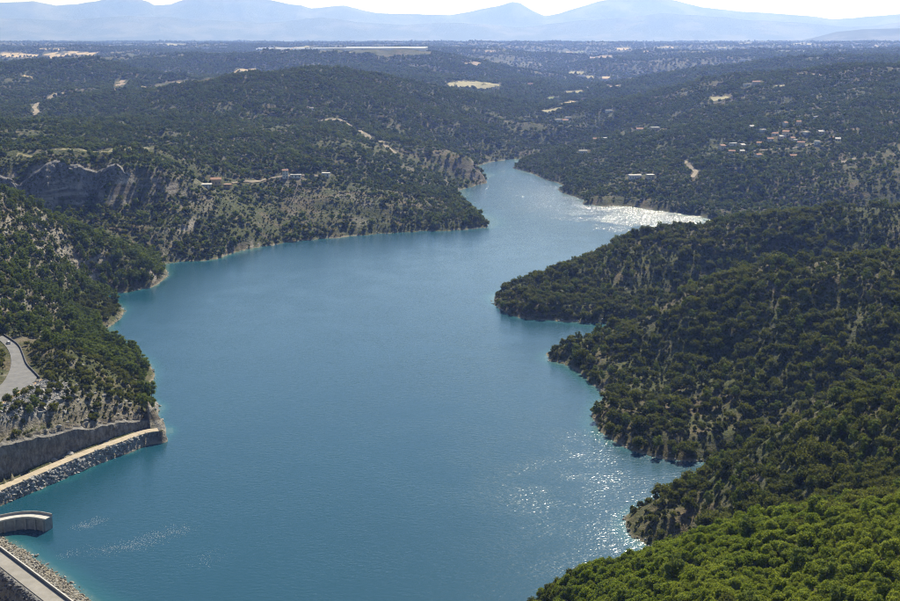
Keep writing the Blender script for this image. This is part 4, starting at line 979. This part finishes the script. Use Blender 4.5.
# ------------------------------------------------------------------ white car
M['car_paint'] = mat_simple('white_car_paint', (0.74, 0.74, 0.75), (0.80, 0.80, 0.80), 0.5, 0.25, 0.0, 4, True)
M['glass'] = mat_simple('car_glass', (0.02, 0.025, 0.03), (0.03, 0.035, 0.04), 0.5, 0.08, 0.0, 4, True)
M['tyre'] = mat_simple('tyre_rubber', (0.02, 0.02, 0.02), (0.035, 0.035, 0.035), 2, 0.8, 0.0, 4, True)
M['rim'] = mat_simple('wheel_rim', (0.45, 0.45, 0.46), (0.55, 0.55, 0.56), 2, 0.35, 0.0, 4, True)
M['tail'] = mat_simple('tail_lamp', (0.35, 0.02, 0.02), (0.45, 0.03, 0.03), 2, 0.25, 0.0, 4, True)
def car():
    q = at_z(8.5, 343.5, 28.0); nx = at_z(3, 337.5, 28.0); dv = nx - q
    root = empty('car', q, math.atan2(dv[1], dv[0])); tag(root, 'small white hatchback car driving up the asphalt road', 'car')
    sec = [(-2.1, .45, .72, .78), (-2.05, .3, .95, .82), (-1.5, .28, 1.0, .86), (.9, .28, .98, .86), (1.6, .28, .86, .84), (2.0, .32, .72, .78), (2.1, .45, .6, .7)]
    V, Fq = [], []
    for x_, zb, zt, hw in sec: V += [(x_, -hw, zb), (x_, -hw * 1.02, (zb + zt) / 2), (x_, -hw * .94, zt), (x_, hw * .94, zt), (x_, hw * 1.02, (zb + zt) / 2), (x_, hw, zb)]
    for i in range(len(sec) - 1):
        for k in range(6): Fq.append((6*i + k, 6*i + (k + 1) % 6, 6*i + 6 + (k + 1) % 6, 6*i + 6 + k))
    Fq += [tuple(range(6))[::-1], tuple(range(6 * len(sec) - 6, 6 * len(sec)))]
    mesh_obj('body', V, Fq, M['car_paint'], root)
    def frustum(nm, b0, b1, t0, t1, hb, ht, zb, zt, mt):
        V = [(b0, -hb, zb), (b1, -hb, zb), (b1, hb, zb), (b0, hb, zb), (t0, -ht, zt), (t1, -ht, zt), (t1, ht, zt), (t0, ht, zt)]
        return mesh_obj(nm, V, [(3,2,1,0),(4,5,6,7),(0,1,5,4),(1,2,6,5),(2,3,7,6),(3,0,4,7)], mt, root)
    frustum('window_band', -1.85, 1.0, -1.5, .35, .8, .64, .97, 1.42, M['glass'])
    frustum('roof', -1.55, .42, -1.4, .2, .66, .58, 1.4, 1.5, M['car_paint'])
    for sx_ in (-1.3, 1.3):
        for sy in (-1, 1):
            V, Fq = [], []; tube(V, Fq, (0, -.11, 0), (0, .11, 0), .32, .32, 14); Fq += [tuple(range(14))[::-1], tuple(range(14, 28))]
            wv = mesh_obj('wheel', V, Fq, M['tyre'], root); wv.location = (sx_, sy * .76, .32)
            V, Fq = [], []; tube(V, Fq, (0, -.125, 0), (0, .125, 0), .2, .2, 10); Fq += [tuple(range(10))[::-1], tuple(range(10, 20))]
            mesh_obj('rim', V, Fq, M['rim'], wv)
    for sy in (-1, 1):
        box_mesh('tail_light', -2.12, -2.04, sy * .66 - .12, sy * .66 + .12, .74, .9, M['tail'], root)
        box_mesh('headlight', 1.98, 2.08, sy * .6 - .16, sy * .6 + .16, .58, .7, M['rim'], root)
    return root
car()

# ------------------------------------------------------------------ trees
def cand(r0, r1, sp, th0=-0.41, th1=0.41):
    xm = r1 * math.sin(0.42); gx_, gy_ = np.meshgrid(np.arange(-xm, xm, sp), np.arange(r0 * 0.88, r1, sp))
    x = (gx_ + RNG.uniform(-.48, .48, gx_.shape) * sp).ravel(); y = (gy_ + RNG.uniform(-.48, .48, gy_.shape) * sp).ravel()
    r = np.hypot(x, y); t = np.arctan2(x, y); k = (r >= r0) & (r < r1) & (t > th0) & (t < th1); return x[k], y[k]
def slope_at(x, y, e):
    return np.hypot(hgt(x + e, y) - hgt(x - e, y), hgt(x, y + e) - hgt(x, y - e)) / (2 * e)
def cleared(x, y):
    bad = np.zeros(len(x), bool)
    for poly, mg in CLEAR:
        W2 = np.array(poly)[:, :2]; lo, hi = W2.min(0) - mg, W2.max(0) + mg
        k = np.nonzero((x > lo[0]) & (x < hi[0]) & (y > lo[1]) & (y < hi[1]))[0]
        if len(k): bad[k] |= poly_dist(x[k], y[k], W2) < mg
    return bad
TREES = []     # x, y, z, size, kind, zone
def plant(x, y, size, kind, zone, sink=0.1):
    z = hgt(x, y); k = (z > 0.9) & ~cleared(x, y); x, y, z, size = x[k], y[k], z[k], size[k]
    TREES.append((x, y, z - sink * size, size, kind, zone))
def keepmask(x, y, dens): return RNG.random(len(x)) < dens
# near bright slope (east of the nearest inlet)
x, y = cand(150, 430, 2.05); pxx = project(x, y, hgt(x, y))
side_ok = (y < 405 - 0.0 * x) & (x > -40)
k = side_ok & (hgt(x, y) > 1); x, y = x[k], y[k]
n_ = fbm(x, y, 45, 3, 91); dark = (n_ + 0.9 * sstep(330, 400, np.hypot(x, y)) - 0.25 + RNG.uniform(-.25, .25, len(x))) > 0.33
plant(x[~dark], y[~dark], 0.32 + 0.62 * RNG.random((~dark).sum()) ** 1.6, 'oak', 'near')
plant(x[dark], y[dark], RNG.uniform(0.55, 1.0, dark.sum()), 'holm', 'near')
k = RNG.random(len(x)) < 0.012; plant(x[k], y[k], RNG.uniform(0.5, 0.9, k.sum()), 'pine', 'near')
# right bank ridges
x, y = cand(400, 1350, 3.7); r = np.hypot(x, y); k = (x > 20) & ~((r < 430)); x, y = x[k], y[k]; r = r[k]
sl_ = slope_at(x, y, 4); n_ = fbm(x, y, 60, 4, 55)
dens = np.clip(0.85 + 0.6 * n_, 0.55, 1.0) * (1 - 0.75 * sstep(0.95, 1.5, sl_)); k = keepmask(x, y, dens); x, y, n_ = x[k], y[k], n_[k]
u = RNG.random(len(x)) - 0.25 * n_; big = u < 0.30; pn = (u >= 0.30) & (u < 0.37)
plant(x[big], y[big], 0.6 + 0.9 * RNG.random(big.sum()) ** 1.5, 'holm', 'right'); plant(x[pn], y[pn], RNG.uniform(0.5, 0.85, pn.sum()), 'pine', 'right')
k = ~(big | pn); plant(x[k], y[k], RNG.uniform(0.7, 1.7, k.sum()), 'shrub', 'right')
# left near slopes
x, y = cand(520, 1130, 3.6); k = (x < -90); x, y = x[k], y[k]
n_ = fbm(x, y, 55, 4, 62); pz = project(x, y, hgt(x, y)); sl_ = slope_at(x, y, 3)
sp2 = np.hypot(x, y) > 640
dens = np.clip(0.68 + 0.7 * n_ + 0.15 * sp2 + 0.35 * (hgt(x, y) < 14) * sp2, 0.45, 0.95) * (1 - 0.8 * sstep(1.0, 1.6, sl_)); k = keepmask(x, y, dens) & (hgt(x, y) > 6.5 - 4 * (np.hypot(x, y) > 640)); x, y, n_ = x[k], y[k], n_[k]
low = hgt(x, y) < 16; u = RNG.random(len(x)) - 0.35 * low * (np.hypot(x, y) > 655)
pn = (u < 0.26) & (n_ > -0.2); hm = (~pn) & (u < 0.42)
plant(x[pn], y[pn], RNG.uniform(0.5, 1.1, pn.sum()), 'pine', 'left'); plant(x[hm], y[hm], RNG.uniform(0.5, 0.95, hm.sum()), 'holm', 'left')
k = ~(pn | hm); plant(x[k], y[k], RNG.uniform(0.6, 1.5, k.sum()), 'shrub', 'left')
x, y = cand(520, 1130, 2.3); k = (x < -90); x, y = x[k], y[k]; k = keepmask(x, y, 0.6 + 0.35 * fbm(x, y, 20, 3, 64)) & (hgt(x, y) > 6.5 - 4 * (np.hypot(x, y) > 640)) & (slope_at(x, y, 2) < 1.5); x, y = x[k], y[k]
plant(x, y, RNG.uniform(0.3, 0.75, len(x)), 'shrub', 'low')
x, y = cand(430, 1100, 3.0); k = (x > 20); x, y = x[k], y[k]; k = keepmask(x, y, 0.4 + 0.0 * x) & (slope_at(x, y, 2) < 1.5); x, y = x[k], y[k]
plant(x, y, RNG.uniform(0.35, 0.9, len(x)), 'shrub', 'low')
# left bank: cliff hill and middle hill
x, y = cand(1090, 2600, 4.6); r = np.hypot(x, y); k = (x < 40 + 0.02 * r) | (r > 1350); x, y = x[k], y[k]
r = np.hypot(x, y); sl_ = slope_at(x, y, 6); n_ = fbm(x, y, 90, 4, 82)
lh = (x < -60) & (r < 1450)
dens = np.clip(0.85 + 1.1 * n_ - 0.22 * lh + 0.35 * fbm(x, y, 30, 2, 86), 0.12, 1) * (1 - 0.85 * sstep(0.75, 1.2, sl_ - 0.8 * ((r > 1330) & (x > -200)))); k = keepmask(x, y, dens); x, y = x[k], y[k]
u = RNG.random(len(x)); k = u < 0.72
plant(x[k], y[k], 0.42 + 0.9 * RNG.random(k.sum()) ** 2.2, 'clump', 'mid'); plant(x[~k], y[~k], RNG.uniform(0.9, 1.9, (~k).sum()), 'shrub', 'mid')
x, y = cand(1090, 1500, 3.4); k = (x < 60); x, y = x[k], y[k]; k = keepmask(x, y, 0.55 + 0.5 * fbm(x, y, 30, 3, 87)) & (slope_at(x, y, 3) < 1.1); x, y = x[k], y[k]
plant(x, y, RNG.uniform(0.4, 1.0, len(x)), 'shrub', 'low')
x, y = cand(2600, 4600, 7.5); n_ = fbm(x, y, 180, 4, 83); k = keepmask(x, y, np.clip(0.9 + 0.8 * n_, 0.3, 1)); x, y = x[k], y[k]
plant(x, y, 0.65 + 1.1 * RNG.random(len(x)) ** 2, 'clump', 'far')
x, y = cand(4600, 8200, 14); n_ = fbm(x, y, 420, 4, 84); k = keepmask(x, y, np.clip(0.75 + 1.3 * n_, 0.12, 1)); x, y = x[k], y[k]
plant(x, y, RNG.uniform(1.0, 2.0, len(x)), 'clump', 'far')
x, y = cand(8200, 15500, 34); n_ = fbm(x, y, 800, 4, 85); k = keepmask(x, y, np.clip(0.6 + 1.3 * n_, 0.06, 1)); x, y = x[k], y[k]
plant(x, y, RNG.uniform(1.3, 2.6, len(x)), 'clump', 'far')

cs_ = np.array(CLIFF_SHRUBS); TREES.append((cs_[:, 0], cs_[:, 1], cs_[:, 2], RNG.uniform(0.6, 1.7, len(cs_)), 'shrub', 'cliff'))
LABELS = {('oak', 'near'): ('leafy_oak', 'bright green leafy oak in the dense sunlit wood on the nearest slope', 'oak tree', 'oaks of the nearest slope'),
 ('holm', 'near'): ('holm_oak', 'darker evergreen oak among the bright leafy oaks', 'evergreen oak', 'evergreen oaks of the nearest slope'),
 ('holm', 'right'): ('holm_oak', 'dark round evergreen oak on the shaded ridges of the right bank', 'evergreen oak', 'evergreen oaks of the right bank ridges'),
 ('pine', 'left'): ('pine_tree', 'green pine on the rocky left bank slope near the bending road', 'pine tree', 'pines of the rocky left bank'),
 ('shrub', 'left'): ('shrub', 'low rounded evergreen shrub on the rocky left bank slope', 'shrub', 'shrubs of the rocky left bank')}
CAP = {('oak', 'near'): 290, ('holm', 'near'): 70, ('holm', 'right'): 215, ('pine', 'left'): 240, ('shrub', 'left'): 220}
REST = {}
tot = 0
for (x, y, z, s, kind, zone) in TREES:
    rest = np.ones(len(x), bool)
    if (kind, zone) in CAP:
        px_, py_, dp_ = project(x, y, z + 2.5 * s)
        inside = (px_ > 4) & (px_ < 896) & (py_ > 4) & (py_ < 594); vis = inside.copy()
        iv_ = np.nonzero(inside)[0]; vis[iv_] = visible(x[iv_], y[iv_], z[iv_] + 3.0 * s[iv_])
        score = np.where(vis, s / dp_, -1); order = np.argsort(-score)[:CAP[(kind, zone)]]; order = order[score[order] > 0]
        rest[order] = False; nm, lb0, cat, grp = LABELS[(kind, zone)]; med = np.median(s[order])
        cn, tn = {'oak': ('crown', 'trunk'), 'holm': ('crown', 'trunk'), 'pine': ('crown', 'trunk'), 'shrub': ('crown', None)}[kind]
        for i in order:
            cr, tr = random.choice(PROTO[kind]); sz = float(s[i]); sc = (sz * random.uniform(.9, 1.1), sz * random.uniform(.9, 1.1), sz * random.uniform(.85, 1.18))
            if tr is None:
                o = bpy.data.objects.new(nm, cr); COL.objects.link(o)
            else:
                o = bpy.data.objects.new(nm, None); COL.objects.link(o)
                for part, me in ((cn, cr), (tn, tr)):
                    c = bpy.data.objects.new(part, me); c.parent = o; COL.objects.link(c)
            o.location = (float(x[i]), float(y[i]), float(z[i])); o.rotation_euler = (0, 0, random.uniform(0, 6.28)); o.scale = sc
            rr_ = math.hypot(x[i], y[i]); zz_ = float(hgt(x[i], y[i])); bigw = 'large' if s[i] > med else 'small'
            if zone == 'left':
                wh = 'at the edge of the lake water' if zz_ < 5 else 'on the rocky point above the cut rock wall' if rr_ < 665 else 'on the slope behind the bending asphalt road' if rr_ < 830 else 'on the rocky spur in front of the cliff hill'
                lb = {'pine': bigw + ' green pine ', 'shrub': bigw + ' rounded evergreen shrub '}[kind] + wh; grp2 = grp + ', ' + wh
            elif zone == 'right':
                wh = 'on the ridge just behind the bright oak slope' if rr_ < 575 else 'on the middle ridge of the right bank' if rr_ < 830 else 'on the long ridge by the side arm'
                lb = bigw + ' dark evergreen oak ' + wh; grp2 = grp + ', ' + wh
            elif kind == 'oak':
                wh = 'on the upper rim of the nearest slope' if rr_ > 318 else 'in the middle of the nearest slope'
                lb = bigw + ' bright green leafy oak ' + wh; grp2 = grp + ', ' + wh
            else:
                lb = bigw + ' darker evergreen oak among the bright leafy oaks'; grp2 = grp
            tag(o, lb, cat, grp2 + ', ' + bigw)
    REST.setdefault(kind, []).append((x[rest], y[rest], z[rest], s[rest])); tot += int(rest.sum())
RL = {'oak': ('oak_woodland', 'mass of bright green oaks filling the nearest slope'), 'holm': ('evergreen_woodland', 'mass of dark evergreen oaks covering the ridges of the right bank'),
      'pine': ('pine_woodland', 'smaller pines scattered through the slopes of both banks'), 'shrub': ('garrigue_scrub', 'dense low evergreen scrub between the trees on all slopes'), 'clump': ('distant_woodland', 'far woods covering the hills beyond the lake')}
for kind, parts in REST.items():
    x, y, z, s = (np.concatenate([p[k] for p in parts]) for k in range(4))
    scatter(RL[kind][0], RL[kind][1], LIB[kind], np.stack([x, y, z], -1), s, len(PROTO[kind]))
print('TREES', tot)

# rock outcrops and boulders on the rocky slopes
x, y = cand(560, 1100, 4.6); k = (x < -95); x, y = x[k], y[k]; z = hgt(x, y)
n_ = fbm(x, y, 26, 3, 71); k = (n_ > 0.12) & (z > 1.2) & ~cleared(x, y); x, y, z = x[k], y[k], z[k]
s = RNG.uniform(0.5, 1.0, len(x)) ** 2 * 1.9 + 0.4
px_, py_, dp_ = project(x, y, z); ins = (px_ > 3) & (px_ < 300) & (py_ > 3) & (py_ < 595); ins[ins] = visible(x[ins], y[ins], z[ins] + 2)
order = np.argsort(-np.where(ins, s / dp_, -1))[:140]
for i in order:
    if not ins[i]: continue
    o = bpy.data.objects.new('boulder', random.choice(ROCKM['limestone'])); COL.objects.link(o)
    o.location = (float(x[i]), float(y[i]), float(z[i]) - 0.1 * float(s[i])); o.rotation_euler = (random.uniform(-.5, .5), random.uniform(-.5, .5), random.uniform(0, 6.28)); o.scale = (float(s[i]) * 1.2, float(s[i]) * 1.1, float(s[i]) * 0.9)
    rb_ = math.hypot(x[i], y[i]); wb_ = 'on the point above the cut rock wall' if rb_ < 665 else 'on the slope behind the bending road' if rb_ < 830 else 'on the spur in front of the cliff hill'
    tag(o, 'pale angular limestone boulder among shrubs ' + wb_, 'boulder', 'boulders ' + wb_)
rs = np.ones(len(x), bool); rs[order] = False
scatter('limestone_rubble', 'small pale limestone rocks strewn over the left bank slope', LIB['limestone'], np.stack([x[rs], y[rs], z[rs]], -1), s[rs] * 0.7, 4, 0.5)
# rocky rim where the hills meet the water
sp_ = np.array(shore_w); pts_ = []
for i in range(len(sp_)):
    a, b = sp_[i], sp_[(i + 1) % len(sp_)]; L_ = np.linalg.norm(b - a); r_ = np.hypot(*a[:2]); st_ = 1.6 + r_ / 700
    if L_ > 200 or r_ < 330: continue
    for j in range(int(L_ / st_) + 1): pts_.append(a + (b - a) * RNG.random() + np.array([*RNG.normal(0, 1.0, 2), 0]))
pts_ = np.array(pts_); hz_ = hgt(pts_[:, 0], pts_[:, 1]); k = (hz_ > -0.8) & (hz_ < 3) & (fbm(pts_[:, 0], pts_[:, 1], 40, 3, 14) > -0.25); pts_ = pts_[k]; pts_[:, 2] = np.maximum(hz_[k], 0) - 0.1
scatter('shore_rocks', 'broken limestone rocks along the waterline', LIB['limestone'], pts_, RNG.uniform(0.3, 1.3, len(pts_)), 4, 0.5)

# foam flecks drifting near the pier
V, Fq = [], []
for (a, b, c, d, n, wd) in [(76,528,104,520,330,2.0), (88,553,150,543,480,2.6), (130,543,190,528,620,3.0), (180,562,225,556,120,3.0), (60,556,80,550,90,2.0), (700,462,655,478,0,2)]:
    p0, p1 = at_z(a, b, 0), at_z(c, d, 0)
    for k in range(n):
        t = RNG.beta(1.6, 1.4); q = p0 + (p1 - p0) * t + np.array([RNG.normal(0, wd), RNG.normal(0, wd * 1.3), 0]); s = RNG.uniform(0.04, 0.12); o = len(V); ph = RNG.uniform(0, 6.28); m5 = 5
        V.append((q[0], q[1], 0.09))
        for j in range(m5): aa = ph + j * 2 * math.pi / m5; rr_ = s * RNG.uniform(0.6, 1.3); V.append((q[0] + rr_ * 1.5 * math.cos(aa), q[1] + rr_ * math.sin(aa), 0.02))
        Fq += [(o, o + 1 + j, o + 1 + (j + 1) % m5) for j in range(m5)]
M['foam'] = mat_simple('foam', (0.7, 0.72, 0.7), (0.8, 0.8, 0.8), 2)
tag(mesh_obj('foam', V, Fq, M['foam']), 'thin white foam streaks drifting on the lake near the pier', kind='stuff')
